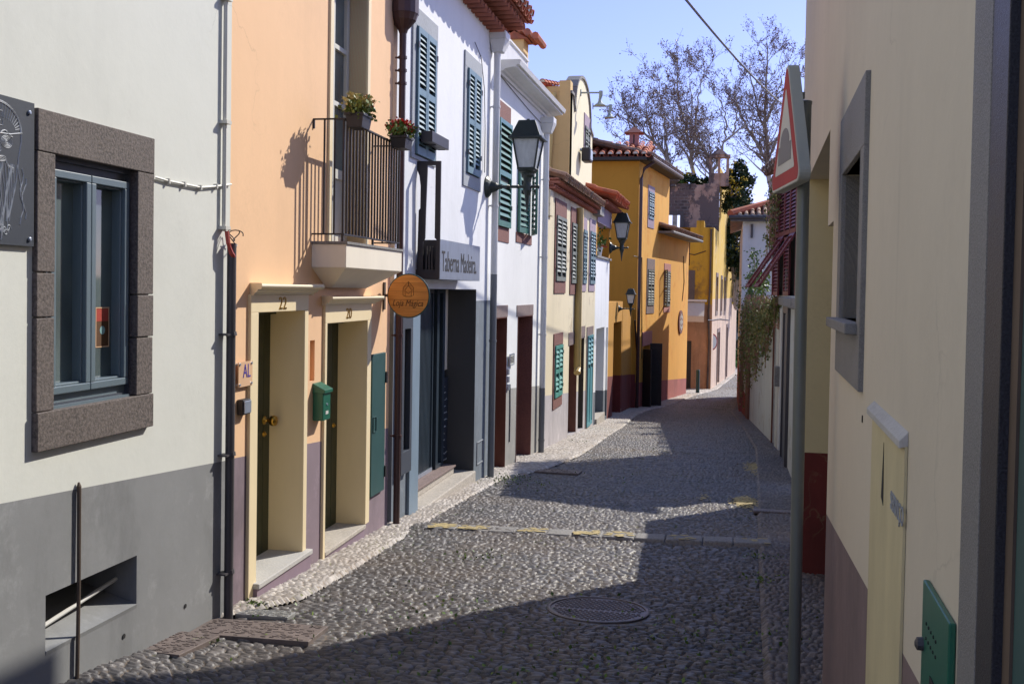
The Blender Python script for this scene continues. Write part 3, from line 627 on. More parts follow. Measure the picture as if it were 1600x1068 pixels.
wl = mb.build('cable_loop', 'blackm', H1); mb = MB(); mb.tube([LA.P(pu, 1.97, .04), LA.P(pu, 1.90, .05), LA.P(pu+.02, 1.84, .06), LA.P(pu+.05, 1.82, .06)], .014, 8); mb.build('cable_sleeve', 'red_sticker', H1)
# chalk drawing board
BD = thing('sign_board', LA.P(3.6, 1.8, 0), 'dark slate board with a white line drawing of a bearded face, left of the window', 'sign')
u1 = LA.px(47, 270)[0]; zt = LA.px(47, 162)[1]; zb = LA.px(46, 385)[1]; u0 = u1-.62
mb = MB(); mb.box(LA, u0, u1, zb, zt, .012, .02); mb.build('panel', 'board', BD)
mb = MB(); [mb.lathe(LA.P(u, z, .02), [(.010, 0), (.010, .006), (.006, .009)], 8, ax=(1, 0, 0)) for u, z in ((u1-.035, zt-.045), (u1-.03, zb+.03), (u0+.03, zt-.04), (u0+.03, zb+.03))]; mb.build('screw', 'steel', BD)
mb = MB(); cu = u1-.23; cz = (zt+zb)/2; rb = random.Random(11)
def strk(pts, w_=.0026): mb.tube([LA.P(cu+a, cz+b, .0205) for a, b in pts], w_, 4)
for k_ in range(26):                        # beard strands
    x0 = -.12+.24*k_/25; ln = .30-.9*abs(x0)*abs(x0)*5+rb.uniform(-.04, .03); a = rb.uniform(.006, .012); f = rb.uniform(18, 30)
    strk([(x0*(1-.35*(t/12))+a*math.sin(f*t/12*ln+k_), .03-ln*t/12) for t in range(13)], .0024)
for k_ in range(10):                        # curling tips
    x0 = -.10+.2*k_/9; strk([(x0*.7+.016*(1-t/14)*math.cos(t*.6), -.24+rb.uniform(-.002, .002)-.01*(k_ % 3)+.016*(1-t/14)*math.sin(t*.6)) for t in range(14)], .0024)
for s_ in (-1, 1):
    for r_ in (.034, .026, .018, .010, .005): strk([(s_*.055+r_*math.cos(t), .12+r_*.75*math.sin(t)) for t in np.linspace(0, 6.28, 16)], .0018)
    strk([(s_*(.02+.012*t), .155+.012*math.sin(t*.8)) for t in range(7)], .003); strk([(s_*(.135+.01*math.sin(t)), .20-.035*t) for t in range(9)])
    for q_ in range(5): strk([(s_*(.01+.013*t), .055-.004*q_-.006*t*(t > 3)+.004*math.sin(t+q_)) for t in range(8)], .0016)
    strk([(s_*.15+.012*math.sin(t*1.4), .02-.03*t) for t in range(9)]); strk([(s_*.165+.014*math.sin(t*1.1+1), -.02-.025*t) for t in range(8)])
strk([(-.01, .15), (-.014, .10), (-.02, .08), (0, .07), (.02, .08), (.014, .10), (.01, .15)]); 
for r_ in (.155, .148): strk([(r_*.95*math.cos(t), .17+r_*.75*math.sin(t)) for t in np.linspace(0, 3.14, 22)])
for k_ in range(22): t = .15+2.85*k_/21; strk([(.148*.95*math.cos(t), .17+.148*.75*math.sin(t)), (.11*math.cos(t), .17+.05*math.sin(t))], .0014)
strk([(-.15, .17), (-.08, .155), (0, .15), (.08, .155), (.15, .17)], .003)
strk([(-.03, .185), (.03, .185), (.03, .245), (-.03, .245), (-.03, .185)], .002); strk([(0, .195), (0, .235)]); strk([(-.015, .207), (0, .195), (.015, .207)]); strk([(-.008, .225), (.008, .225)])
mb.build('drawing', 'chalk', BD)
# --- apricot house
H2 = thing('town_house', LB.P(1.8, -.5), 'apricot house with doors 22 and 20, purple dado and small balcony', 'house')
ue = LB.px(609, 500)[0]
def doorrect(xL, xR, yT, zb): u0 = LB.px(xL, 650)[0]; u1 = LB.px(xR, 650)[0]; return [u0, u1, zb, LB.px((xL+3), yT)[1]]
d22 = [LB.px(398, 650)[0], LB.px(470.5, 650)[0], -.30, LB.px(401, 488)[1]]; d20 = [LB.px(506, 650)[0], LB.px(569, 650)[0], -.42, LB.px(510, 505)[1]]
bd = [LB.px(517, 200)[0], LB.px(571, 200)[0], 2.0, 4.2]
nc = LB.R(484, 491.5, 532, 596)
mb = MB(); wall(mb, LB, 0.004, ue, -1.1, 6.4, [(d22[0]-.03, d22[1]+.02, d22[2]-.03, d22[3]+.05, .31), (d20[0]-.02, d20[1]+.02, d20[2]-.03, d20[3]+.05, .31), (bd[0], bd[1], bd[2], bd[3], .22), (nc[0], nc[1], nc[2], nc[3], .05)])
shell(mb, LB, 0.004, ue, -1.1, 6.4, 6); mb.build('wall', 'orange', H2)
mb = MB(); mb.box(LB, nc[0], nc[1], nc[2], nc[3], -.07, -.045); mb.build('niche', 'ydark', H2)
for (d, xl, xr, cornL, cornR, zc0, num, nx, ny) in ((d22, 386, 476.5, 386, 489, None, '22', 437, 473), (d20, 503, 575.5, 500, 588, None, '20', 541, 489)):
    o0 = LB.px(xl, 620)[0]; o1 = LB.px(xr, 620)[0]; zt = LB.px(xl+4, 460 if num == '22' else 476)[1]; S = MB()
    S.box(LB, o0, d[0], gz(0)+d[2]-.25, d[3], -.28, .022); S.box(LB, d[1], o1, d[2]-.0, d[3], -.28, .022); S.box(LB, o0, o1, d[3], zt, -.28, .022)
    D = S.build('door', 'cream', H2, bevel=.004)
    zc = LB.px(xl+4, 443 if num == '22' else 463)[1]; c0 = LB.px(cornL, 452)[0]; c1 = LB.px(cornR-8, 470)[0]; h = zc-zt; C_ = MB()
    prof = [(0.0, zt), (.03, zt), (.035, zt+h*.2), (.06, zt+h*.35), (.065, zt+h*.55), (.095, zt+h*.62), (.105, zt+h*.8), (.10, zt+h), (0, zt+h)]
    m_ = len(prof); vs = [LB.P(u+(dd*.5 if e else -dd*.5), z, dd+.001) for e, u in ((0, c0+.04), (1, c1)) for dd, z in prof]
    C_.add(vs, [tuple(range(m_)), tuple(range(m_, 2*m_))[::-1]]+[(i, (i+1) % m_, m_+(i+1) % m_, m_+i) for i in range(m_)]); C_.build('cornice', 'creamp', D, bevel=.006)
    nu, nz = LB.px(nx, ny); text(num, LB, nu, nz, .022, .085, 'brass', 'house_number', D, wid=.13, thick=.004)
    # planked leaf
    P_ = MB(); n = 7; ww = (d[1]-d[0])/n
    for i in range(n): P_.box(LB, d[0]+i*ww+.003, d[0]+(i+1)*ww-.003, d[2]+.0, d[3]-.03, -.275, -.245)
    P_.box(LB, d[0], d[1], d[3]-.03, d[3], -.275, -.20); P_.box(LB, d[0], d[1], d[2], d[3], -.30, -.277)
    P_.build('leaf', 'green_door', D, bevel=.002)
    k = MB(); z_ = d[2]+.97
    if num == '20': continue_knob = False
    else: k.lathe(LB.P(d[1]-.10, z_, -.245), [(.032, 0), (.030, .008), (.012, .012), (.012, .045), (.034, .055), (.040, .075), (.034, .095), (.010, .10)], 16, ax=(1, 0, 0)); k.build('knob', 'brass', D, smooth=True) if num == '22' else None
    k = MB(); k.lathe(LB.P(d[1]-.10, z_-.10, -.245), [(.022, 0), (.020, .008), (.010, .009), (.008, .02)], 12, ax=(1, 0, 0)); k.build('lock', 'brass', D)
    # threshold
    T = MB(); e1 = d[1]+(.10 if num == '22' else .01); e0 = d[0]-(.05 if num == '22' else 0); ex = .05 if num == '22' else .012; T.box(LB, e0, e1, d[2]-.035, d[2]+.001, -.30, ex+.015); T.build('threshold', 'stepgrey' if num == '22' else 'step', D, bevel=.006)
    T = MB(); T.box(LB, e0+.005, e1-.005, d[2]-.6, d[2]-.036, -.2, ex); T.build('step_riser', paint('purple_riser_paint', (.235, .17, .215), .8, .1), D)
# cupboard
c4_ = LB.R(576, 597, 554, 776); CB = MB(); CB.box(LB, c4_[0], c4_[1], c4_[2], c4_[3], .001, .028); cbo = CB.build('meter_cupboard', 'green_cup', H2, bevel=.004)
k = MB(); [k.box(LB, c4_[1]-.01, c4_[1]+.03, z, z+.10, .002, .04) for z in (c4_[2]+.12, c4_[3]-.28)]; k.build('hinge', 'blackm', cbo)
k = MB(); frame_mb(k, LB, (c4_[0]+.03, c4_[0]+.12, .36, .50), .008, .028, .036); k.build('latch', 'green_cup', cbo)
# balcony
ya, yb = LB.px(487, 380)[0], 2.83; DB = .27
B_ = MB(); B_.hexa([LB.P(ya+.30, 1.64, 0), LB.P(yb-.30, 1.64, 0), LB.P(yb-.30, 1.64, .05), LB.P(ya+.30, 1.64, .05), LB.P(ya, 1.79, 0), LB.P(yb, 1.79, 0), LB.P(yb, 1.79, DB), LB.P(ya, 1.79, DB)])
B_.box(LB, ya, yb, 1.791, 1.965, 0, DB); bal = B_.build('balcony', 'cream_sh', H2, bevel=.004)
k = MB(); k.box(LB, ya-.012, yb+.012, 1.966, 1.985, 0, DB+.012); k.build('coping', 'kerb', bal)
rl = MB(); zt_, zb_ = 2.895, 2.045; D_ = DB-.025
rl.box(LB, ya, yb, zt_-.012, zt_, D_-.02, D_+.005); rl.box(LB, ya, yb, zb_-.012, zb_, D_-.02, D_+.005)
for u in (ya+.004, yb-.004): rl.box(LB, u-.006, u+.006, zt_-.012, zt_, 0, D_); rl.box(LB, u-.006, u+.006, zb_-.012, zb_, 0, D_)
for i in range(20):
    u = ya+.01+(yb-ya-.02)*i/19; rl.box(LB, u-.007, u+.007, zb_-.012, zt_, D_-.014, D_)
for u in (ya+.004, yb-.004): [rl.box(LB, u-.006, u+.006, zb_, zt_, dd-.006, dd+.006) for dd in (.09, .17)]
for u in (ya+.01, (ya+yb)/2, yb-.01): rl.box(LB, u-.008, u+.008, 1.98, zb_, D_-.016, D_)
rl.box(LB, ya-.002, ya+.012, 2.82, 2.885, 0, .012); rl.build('railing', 'blackm', bal)
# french door
F_ = MB(); F_.box(LB, bd[0]-.07, bd[0], bd[2]-.01, bd[3], -.2, .018); F_.box(LB, bd[1], bd[1]+.07, bd[2]-.01, bd[3], -.2, .018); F_.box(LB, bd[0]-.07, bd[1]+.07, bd[3], bd[3]+.15, -.2, .018); fd = F_.build('balcony_door', 'cream', H2, bevel=.003)
m_ = (bd[0]+bd[1])/2
for (a, b) in ((bd[0]+.005, m_-.003), (m_+.003, bd[1]-.005)):
    k = MB(); frame_mb(k, LB, (a, b, bd[2], bd[3]), .06, -.20, -.15, .07, .07); k.box(LB, a+.06, b-.06, bd[2]+.55, bd[2]+.63, -.2, -.155); k.box(LB, a+.06, b-.06, bd[2]+1.15, bd[2]+1.19, -.2, -.155); k.box(LB, a+.06, b-.06, bd[2]+1.62, bd[2]+1.66, -.2, -.155); k.box(LB, a+.06, b-.06, bd[2]+.07, bd[2]+.55, -.19, -.175); k.build('leaf', 'signw', fd, bevel=.003)
    k = MB(); k.box(LB, a+.06, b-.06, bd[2]+.6, bd[3]-.06, -.185, -.18); k.build('pane', 'glass', fd)
# brown rain pipe and hopper at the far end
pu = LB.px(611, 600)[0]; mb = MB(); hu = pu
mb.tube([LB.P(hu, z, .07) for z in (-.60, 3.82)], .032, 12); mb.tube([LB.P(hu, z, .07) for z in (3.82, 4.02, 4.06, 4.14, 4.20)], [.032, .034, .05, .12, .14], 16); mb.tube([LB.P(hu, 4.20, .07), LB.P(hu, 4.5, .07)], .145, 16)
for z in (3.80, 3.68, 3.56, 1.2, .25): mb.tube([LB.P(hu, z-.012, .07), LB.P(hu, z+.012, .07)], .042, 12); mb.box(LB, hu-.01, hu+.01, z-.008, z+.008, 0, .06)
mb.build('drainpipe', 'brownp', H2)
# plaque, key safe, mailbox, pots, round sign
pq = LB.R(373, 389, 565, 604); q = thing('plaque', LB.P(pq[0], pq[2]), 'clear acrylic plaque with blue letters AL beside door 22', 'plaque')
mb = MB(); mb.box(LB, pq[0]-.05, pq[1], pq[2], pq[3], .018, .024); mb.build('panel', 'acryl', q); text('AL', LB, (pq[0]+pq[1])/2-.01, (pq[2]+pq[3])/2+.02, .024, .085, 'blue', 'lettering', q, wid=.11)
mb = MB(); [mb.lathe(LB.P(u, z, 0), [(.008, 0), (.008, .03)], 8, ax=(1, 0, 0)) for u in (pq[0]-.035, pq[1]-.015) for z in (pq[2]+.015, pq[3]-.015)]; mb.build('stud', 'steel', q)
kq = LB.R(375, 384, 623, 647); q = thing('key_safe', LB.P(kq[0], kq[2]), 'small black and silver key safe under the acrylic plaque', 'key safe')
mb = MB(); mb.box(LB, kq[0]-.05, kq[1]-.02, kq[2], kq[3], .001, .045); mb.build('body', 'blackm', q, bevel=.006); mb = MB(); mb.box(LB, kq[0]-.04, kq[1]-.028, kq[2]+.01, kq[3]-.01, .045, .052); mb.build('keypad', 'steel', q, bevel=.002)
mq = [LB.px(487.6, 630)[0]+.01, 0, .637, .89]; q = thing('mailbox', LB.P(mq[0], mq[2]), 'small green metal mailbox between doors 22 and 20', 'mailbox'); a, b = mq[0], mq[0]+.155
mb = MB(); mb.box(LB, a, b, mq[2], mq[3]-.04, .001, .085); mb.build('body', 'green_box', q, bevel=.006)
mb = MB(); mb.hexa([LB.P(a-.008, mq[3]-.045, .001), LB.P(b+.008, mq[3]-.045, .001), LB.P(b+.008, mq[3]-.045, .10), LB.P(a-.008, mq[3]-.045, .10), LB.P(a-.008, mq[3]+.03, .001), LB.P(b+.008, mq[3]+.03, .001), LB.P(b+.008, mq[3]-.02, .10), LB.P(a-.008, mq[3]-.02, .10)]); mb.build('lid', 'green_box', q, bevel=.003)
mb = MB(); mb.box(LB, a+.05, b-.05, mq[2]+.045, mq[2]+.07, .085, .087); mb.build('name_plate', 'signw', q); mb = MB(); mb.lathe(LB.P((a+b)/2, mq[2]+.12, .085), [(.008, 0), (.008, .006)], 8, ax=(1, 0, 0)); mb.build('lock', 'steel', q)
def planter(u, z, wd, label, seed, cols, pl=LB, d=DB+.05, potm='pot', hh=.10, n=160, sp=.06):
    q = thing('flower_pot', pl.P(u, z, d), label, 'flower pot'); rs = random.Random(seed)
    mb = MB(); w2 = wd/2; mb.hexa([pl.P(u-w2*.85, z, d-.055), pl.P(u+w2*.85, z, d-.055), pl.P(u+w2*.85, z, d+.055), pl.P(u-w2*.85, z, d+.055), pl.P(u-w2, z+hh, d-.07), pl.P(u+w2, z+hh, d-.07), pl.P(u+w2, z+hh, d+.07), pl.P(u-w2, z+hh, d+.07)]); mb.box(pl, u-w2-.006, u+w2+.006, z+hh*.86, z+hh+.004, d-.076, d+.076); mb.build('pot', potm, q)
    mb = MB(); leaves_mb(mb, pl.P(u, z+hh+.05, d), (sp*.7, wd*.33, .035), n, .042, rs=rs)
    for _ in range(40): a = rs.gauss(0, sp*.7); b = rs.gauss(0, wd*.33); mb.tube([pl.P(u+b*.5, z+hh, d+a*.4), pl.P(u+b, z+hh+rs.uniform(.04, .12), d+a)], .0016, 3, cap=False)
    mb.build('foliage', 'leafy' if seed == 1 else 'leafg', q)
    for nm, mt, cx, cn in cols:
        mb = MB()
        for _ in range(cn):
            c = pl.P(u+cx+rs.gauss(0, wd*.17), z+hh+rs.uniform(.05, .14), d+rs.gauss(0, sp*.6)); leaves_mb(mb, c, (.009, .009, .008), 10, .026, rs=rs)
        mb.build(nm, mt, q)
    return q
planter(ya+.10, 2.83, .21, 'black balcony pot with pale cream and red flowers at the near rail corner', 1, [('cream_flowers', 'flc', -.03, 60), ('red_flowers', 'flr', .08, 60)], n=300, sp=.07)
planter(yb-.22, 2.83, .21, 'black balcony pot full of red flowers at the far rail end', 2, [('red_flowers', 'flr', 0, 95)], n=300, sp=.08)
# round wooden sign on its bracket; plane faces up the street
ys_ = 8.95; PS = Plane((-3.2, ys_), (3, ys_)); sc_ = PS.px(639, 462); rr = (PS.px(670.5, 462)[0]-PS.px(607.5, 462)[0])/2
q = thing('hanging_sign', PS.P(sc_[0], sc_[1]), 'round varnished wooden sign on a bracket from the apricot house', 'sign')
mb = MB(); pts = [(sc_[0]+rr*math.cos(t), sc_[1]+rr*math.sin(t)) for t in np.linspace(0, 2*math.pi, 49)[:-1]]; mb.prism(PS, pts, 0, .022); mb.build('disc', 'wood', q)
mb = MB(); t_ = [PS.P(sc_[0]+(rr+.003)*math.cos(t), sc_[1]+(rr+.003)*math.sin(t), .011) for t in np.linspace(0, 2*math.pi, 49)]; mb.tube(t_, .009, 6); mb.build('rim', 'green_cup', q)
mb = MB(); mb.box(PS, .10, sc_[0]-rr, sc_[1]-.013, sc_[1]+.013, .002, .02); mb.box(PS, .09, .108, sc_[1]-.13, sc_[1]+.12, -.01, .03); mb.build('bracket', 'rust', q)
text('Loja Mágica', PS, sc_[0]-.005, sc_[1]-.075, .0225, .075, 'txtbrown', 'lettering', q, wid=.29, font_shear=.3)
mb = MB(); hx, hz = sc_[0], sc_[1]+.055
def eng(pts, w_=.0022): mb.tube([PS.P(hx+a, hz+b, .0225) for a, b in pts], w_, 4)
eng([(-.05, -.05), (-.05, .02), (0, .075), (.05, .02), (.05, -.05), (.028, -.06), (-.03, -.06), (-.05, -.05)]); eng([(-.03, -.06), (-.03, .0), (0, .04), (.028, 0), (.028, -.06)]); eng([(0, .075), (0, .04)]); eng([(-.02, -.02), (0, -.035), (.02, -.02)])
for i in range(5): eng([(.006+.01*i, .065-.012*i), (-.002+.01*i, .03-.01*i)], .0014); eng([(-.006-.01*i, .065-.012*i), (.002-.01*i, .03-.01*i)], .0014)
mb.build('engraving', 'txtbrown', q)
# --- white tavern house with grey ground floor
H3 = thing('town_house', LC.P(2.3, -.8), 'white house with tiled eaves over a grey shopfront and blue shutters', 'house')
c0, c1 = LC.px(611, 700)[0]+.03, LC.px(767, 600)[0]
so_ = [LC.px(651, 600)[0], LC.px(742, 600)[0], -.70, LC.px(652, 447)[1]-.0]
so_[3] = LC.px(741, 452)[1]
mb = MB(); wall(mb, LC, c0, c1, -1.8, 5.15, [(so_[0], so_[1], so_[2]-.6, so_[3], .44)]); shell(mb, LC, c0, c1, -1.8, 5.15, 7); mb.build('wall', 'whitec', H3)
# dark grey lining of the recess
mb = MB(); mb.box(LC, so_[1]-.004, so_[1]+.02, -1.0, so_[3], -.43, -.003); mb.box(LC, so_[0], so_[1]-.005, so_[3]-.004, so_[3]+.01, -.43, -.003); mb.build('recess_lining', 'dgrey', H3)
mb = MB(); a_ = LC.px(609, 640)[0]; b_ = LC.px(632, 640)[0]; mb.box(LC, so_[0]-.30, so_[0]+.004, -.78, so_[3]+.12, .001, .030); mb.build('pier_panel', 'slate', H3, bevel=.003)
zz0 = LC.px(615, 752)[1]; mb = MB(); pa, pb_ = c0+.02, so_[0]-.31
frame_mb(mb, LC, (pa+.08, pb_-.03, zz0+.05, 1.45), .07, .001, .06, .2, .22); mb.build('window_grille', 'dslate', H3, bevel=.003)
mb = MB(); mb.box(LC, pa+.1, pb_-.05, zz0+.2, 1.3, .002, .008); mb.build('grille_opening', 'dark', H3)
# doors
DD = -.36; X_ = lambda x: LC.px(x, 600, DD)[0]; xe = so_[1]
dr = MB(); ua, ub_ = so_[0]-.0, X_(674); u = ua
while u < ub_-.05: dr.box(LC, u+.004, u+.040, -.50, so_[3]-.06, DD-.02, DD+.006); u += .052
frame_mb(dr, LC, (ua, ub_, -.545, so_[3]-.002), .04, DD-.03, DD+.02, .05, .045); dr.box(LC, ua, ub_, -.54, so_[3]-.01, DD-.06, DD-.032)
sd = dr.build('shop_door', 'navy', H3); k = MB(); k.box(LC, ua+.02, ub_-.02, -.546, -.505, DD+.0205, DD+.03); k.build('kick_plate', 'steel', sd)
dr = MB(); uc = X_(676); ud = X_(688.5); frame_mb(dr, LC, (uc, ud, -.545, so_[3]-.002), .10, DD-.02, DD+.05, .05, .045); dr.box(LC, uc, ud, -.54, so_[3]-.01, DD-.05, DD-.022); ol = dr.build('open_leaf', 'navy', H3, bevel=.003)
k = MB(); zc_ = LC.px(694, 578, DD)[1]; k.box(LC, ud+.01, xe-.01, -.50, zc_-.10, DD-.02, DD+.012); k.build('menu_board', 'board', ol)
mt_ = MB(); rs = random.Random(2)
for i in range(12):
    z = zc_-.2-.085*i; mt_.tube([LC.P(ud+.05+.016*t, z+rs.uniform(-.010, .010), DD+.0135) for t in range(rs.randint(8, 17))], .0035, 4)
mt_.build('chalk_writing', 'chalk', ol)
k = MB(); k.box(LC, ud+.01, xe-.16, zc_, so_[3]-.01, DD-.02, DD+.01); k.box(LC, xe-.13, xe-.01, zc_, so_[3]-.01, DD-.03, DD-.005); k.build('upper_panel', 'cream_sh', ol)
mb = MB(); mb.box(LC, so_[0]-.02, so_[1], -.7, so_[3], DD-.10, DD-.065); mb.build('recess_back', 'dark', H3)
mb = MB(); mb.box(LC, so_[0]-.20, so_[1], -1.5, -.655, DD-.07, .03); mb.build('platform_step', 'step', H3, bevel=.012)
mb = MB(); mb.box(LC, so_[0], X_(691), -.654, -.575, DD-.07, DD+.17); mb.build('inner_step', 'step', H3, bevel=.008)
mb = MB(); mb.box(LC, so_[0], X_(691)+.02, -.574, -.548, DD-.07, DD+.19); mb.build('tread', 'brownstone', H3, bevel=.004)
g_ = LC.R(746, 749.5, 690, 725); mb = MB(); frame_mb(mb, LC, (g_[0]-.05, g_[1]+.16, g_[2], g_[3]), .012, .001, .012); mb.build('access_hatch', 'basalt_g', H3)
# windows
def pr(pl, xL, xR, yT, yB): return pl.R(xL, xR, yT, yB)
w1 = pr(LC, 642, 681, 4, 246); w1 = (w1[0], w1[1], w1[2], w1[3]); sw = shuttered(LC, w1, H3, 'basalt_g', 'shb', .11, .18, .04)
w2 = pr(LC, 723.5, 750.5, 76, 290); shuttered(LC, w2, H3, 'basalt_g', 'shb', .11, .18, .16)
wp = thing('window_box', LC.P(w1[1], w1[2]+.3), 'long empty black planter box under the first blue shutters', 'planter')
mb = MB(); zp = LC.px(660, 219, .1)[1]; mb.box(LC, w1[0]+.2, w1[1]-.05, zp, zp+.11, .05, .17); mb.build('box', 'pot', wp, bevel=.004); 
for u in (w1[0]+.35, w1[1]-.2): mb = MB(); mb.tube([LC.P(u, zp+.02, 0), LC.P(u, zp-.012, .06), LC.P(u, zp-.012, .17)], .006, 5); mb.build('bracket', 'blackm', wp)
# eaves
ze = LC.px(768, 52)[1]
soffit_tubes(LC, c0-.1, c1, ze-.02, 0.0, .20, .19, .075, 'soffit', H3, 'lower_eave_tiles')
soffit_tubes(LC, c0-.1, c1, ze+.10, 0.0, .40, .19, .075, 'soffit', H3, 'upper_eave_tiles')
E0 = LC.P(c0-.1, ze+.22, .46); E1 = LC.P(c1, ze+.22, .46)
tiles(E0, Vector(E1)-Vector(E0), (-3.6, 0, 1.35), 20, 9, 'tile', H3)
# tavern sign : steel fascia along the wall and black cut-out panel facing up the street
q = thing('tavern_sign', LC.P(c0+1, 1.8, .2), 'steel and black cut out tavern sign with knife and fork', 'sign')
yp = 9.97; PT_ = Plane((-3.13, yp), (2, yp)); cor = PT_.px(688, 345)
xw = cor[0]; zt_, zb_ = PT_.px(660, 251)[1], PT_.px(665, 435)[1]; xa = PT_.px(635, 345)[0]; hs = (zt_-zb_)/185.; H0 = zb_
def Q(x, y): return (xa+(x-635)/(688-635)*(xw-xa), H0+(435-y)*hs)
# panel with two openings built as a ring of strips following the cut-outs
kn = [(641.2, 421), (639.8, 345), (640.5, 280), (642, 262), (645, 257), (650, 261), (655, 274), (657, 290), (657, 325), (654.5, 328), (653, 421)]
fo = [(662.5, 421), (661.8, 377), (664.8, 372), (665.5, 325), (667.3, 257.5), (680, 257.5), (680, 371), (683, 374), (681.5, 421)]
mb = MB(); D0, D1 = -.012, .012
def strip(pts, side_x):          # fill between polyline and a vertical line x=side_x
    for (x1, y1), (x2, y2) in zip(pts, pts[1:]):
        if abs(y1-y2) < .5: continue
        mb.prism(PT_, [Q(x1, y1), Q(side_x, y1), Q(side_x, y2), Q(x2, y2)], D0, D1)
strip(kn[:5], 632.5); strip(kn[4:], 659.5); strip(fo[:5], 659.5); strip(fo[5:], 688)
top_y, bot_y = 251, 435
for a, b, yt in ((632.5, 659.5, 257), (659.5, 688, 257.5)): mb.prism(PT_, [Q(a, yt), Q(b, yt), Q(b, top_y), Q(a, top_y)], D0, D1)
mb.prism(PT_, [Q(632.5, bot_y), Q(688, bot_y), Q(688, 421), Q(632.5, 421)], D0, D1)
mb.prism(PT_, [Q(645, 257), Q(659.5, 257), Q(659.5, 257.2), Q(645, 257.2)], D0, D1)
for xt in (667.6, 672, 676.4): mb.prism(PT_, [Q(xt-1.3, 421), Q(xt+1.3, 421), Q(xt+.8, 384), Q(xt-.8, 384)], D0, D1)      # fork tines
mb.build('panel', 'blackm', q)
FP = Plane((xw-3.13, yp+.01), (xw-3.13+.0, yp+5)); e1 = FP.px(749.5, 420)[0]; zf1 = FP.px(749, 385)[1]; zf0 = FP.px(749, 439)[1]
mb = MB(); mb.box(FP, 0, e1, zf0, zf1, -.012, .0); fs = mb.build('fascia', 'steel', q)
mb = MB(); mb.box(FP, 0.01, e1, zf0, zf0+.012, -(xw-.01), -.012); mb.box(FP, e1-.012, e1, zf0, zf1, -(xw-.01), -.012); mb.box(FP, .16, .18, zf0, zf1, -(xw-.01), -.014); mb.build('box_sides', 'blackm', q)
text('Taberna Madeira.', FP, e1*.47, zf0+(zf1-zf0)*.46, .001, (zf1-zf0)*.52, 'txt', 'lettering', fs, wid=e1*.86)
# --- pipes between the white houses
H4 = thing('town_house', LD.P(2, -1.2), 'bright white house with moulded cornice and bottle green shutters', 'house')
v0 = LD.px(771, 600)[0]-.0; v1 = LD.px(850, 600)[0]
v0 = c1-LC.len+.0
dA = [LD.px(772, 610)[0], LD.px(790, 610)[0], -1.0, LD.px(789, 495)[1]]; dB = [LD.px(807, 610)[0], LD.px(830, 610)[0], -1.14, LD.px(829, 492)[1]]
wg1 = pr(LD, 776, 796, 152, 376); wg2 = pr(LD, 808, 830, 215, 375)
mb = MB(); wall(mb, LD, v0, v1, -2, 4.75, [(dA[0], dA[1], dA[2]-.1, dA[3], .3), (dB[0], dB[1], dB[2], dB[3], .3), (wg2[0]+.02, wg2[1]-.02, wg2[2]+.14, wg2[3]-.1, .12)]); shell(mb, LD, v0, v1, -2, 4.75, 7); mb.build('wall', 'whited', H4)
for (d, dn) in ((dA, 'doorbr'), (dB, 'doorbr')):
    S = MB(); zt = d[3]+.17; S.box(LD, d[0]-.1, d[1]+.02, d[3], zt, -.02, .012); D = S.build('door', 'brownstone', H4, bevel=.004)
    S = MB(); S.box(LD, d[1]-.012, d[1]+.001, d[2], d[3], -.30, .008); S.box(LD, d[0]-.001, d[0]+.012, d[2], d[3], -.30, .008); S.box(LD, d[0], d[1], d[3]-.012, d[3]+.001, -.3, .008); S.build('jamb', 'redstone' if d is dB else dn, D)
    S = MB(); S.box(LD, d[0], d[1], d[2], d[3], -.32, -.29); S.build('leaf', 'darkwood', D)
    S = MB(); S.box(LD, d[0]-.05, d[1]+.05, d[2]-.5, d[2]-.0, -.29, .10 if d is dA else .02); S.build('doorstep', 'step', D, bevel=.03)
shuttered(LD, wg1, H4, 'redstone', 'shg', .012, .24, .20, leaves=1, pitch=.085, proud=.012)
Wm = MB(); Wm.box(LD, wg2[0]-.05, wg2[1]+.05, wg2[2]-.03, wg2[2]+.12, -.02, .015); WW = Wm.build('window', 'redstone', H4); k = MB(); k.box(LD, wg2[0], wg2[1], wg2[2]+.13, wg2[3], -.125, -.11); k.build('pane', 'glassd', WW)
k = MB(); frame_mb(k, LD, (wg2[0]+.02, wg2[1]-.02, wg2[2]+.14, wg2[3]-.1), .05, -.10, -.06); k.build('casement', 'signw', WW)
for (u, ca_, ln) in ((wg2[0]+.02, 4, .55), (wg2[1], 162, .50)):
    base_ = LD.P(u, 0, .03); a_r = R_(ca_); dirv = LD.t*math.cos(a_r)+LD.n*math.sin(a_r)
    PL_ = Plane(base_[:2], (base_[0]+dirv[0], base_[1]+dirv[1])); leaf(PL_, (0, ln, wg2[2]+.12, wg2[3]-.05), 'shg', WW, d=-.017, pitch=.085)
q = thing('wall_notice', LD.P(1, .5), 'small framed notice on the white wall between the red doors', 'notice'); nn_ = LD.R(793, 798, 554, 570); mb = MB(); mb.box(LD, nn_[0], nn_[1]+.05, nn_[2], nn_[3], .03, .04); mb.build('panel', 'signw', q)
mb = MB(); frame_mb(mb, LD, (nn_[0]-.01, nn_[1]+.06, nn_[2]-.01, nn_[3]+.01), .014, .028, .045); mb.build('frame', 'steel', q); mb = MB(); [mb.box(LD, nn_[0]+.02, nn_[1]+.03, z, z+.012, .04, .042) for z in np.linspace(nn_[2]+.03, nn_[3]-.04, 5)]; mb.build('printed_lines', 'txt', q)
q = thing('doorbell_panel', LD.P(1, .2), 'row of small grey doorbells beside the first red door', 'doorbell'); mb = MB(); bz = [LD.px(792, y) for y in (580, 592, 604)]; [mb.box(LD, u-.03, u+.06, z-.05, z+.04, 0, .03) for u, z in bz]; mb.build('bell_box', 'steel', q, bevel=.004)
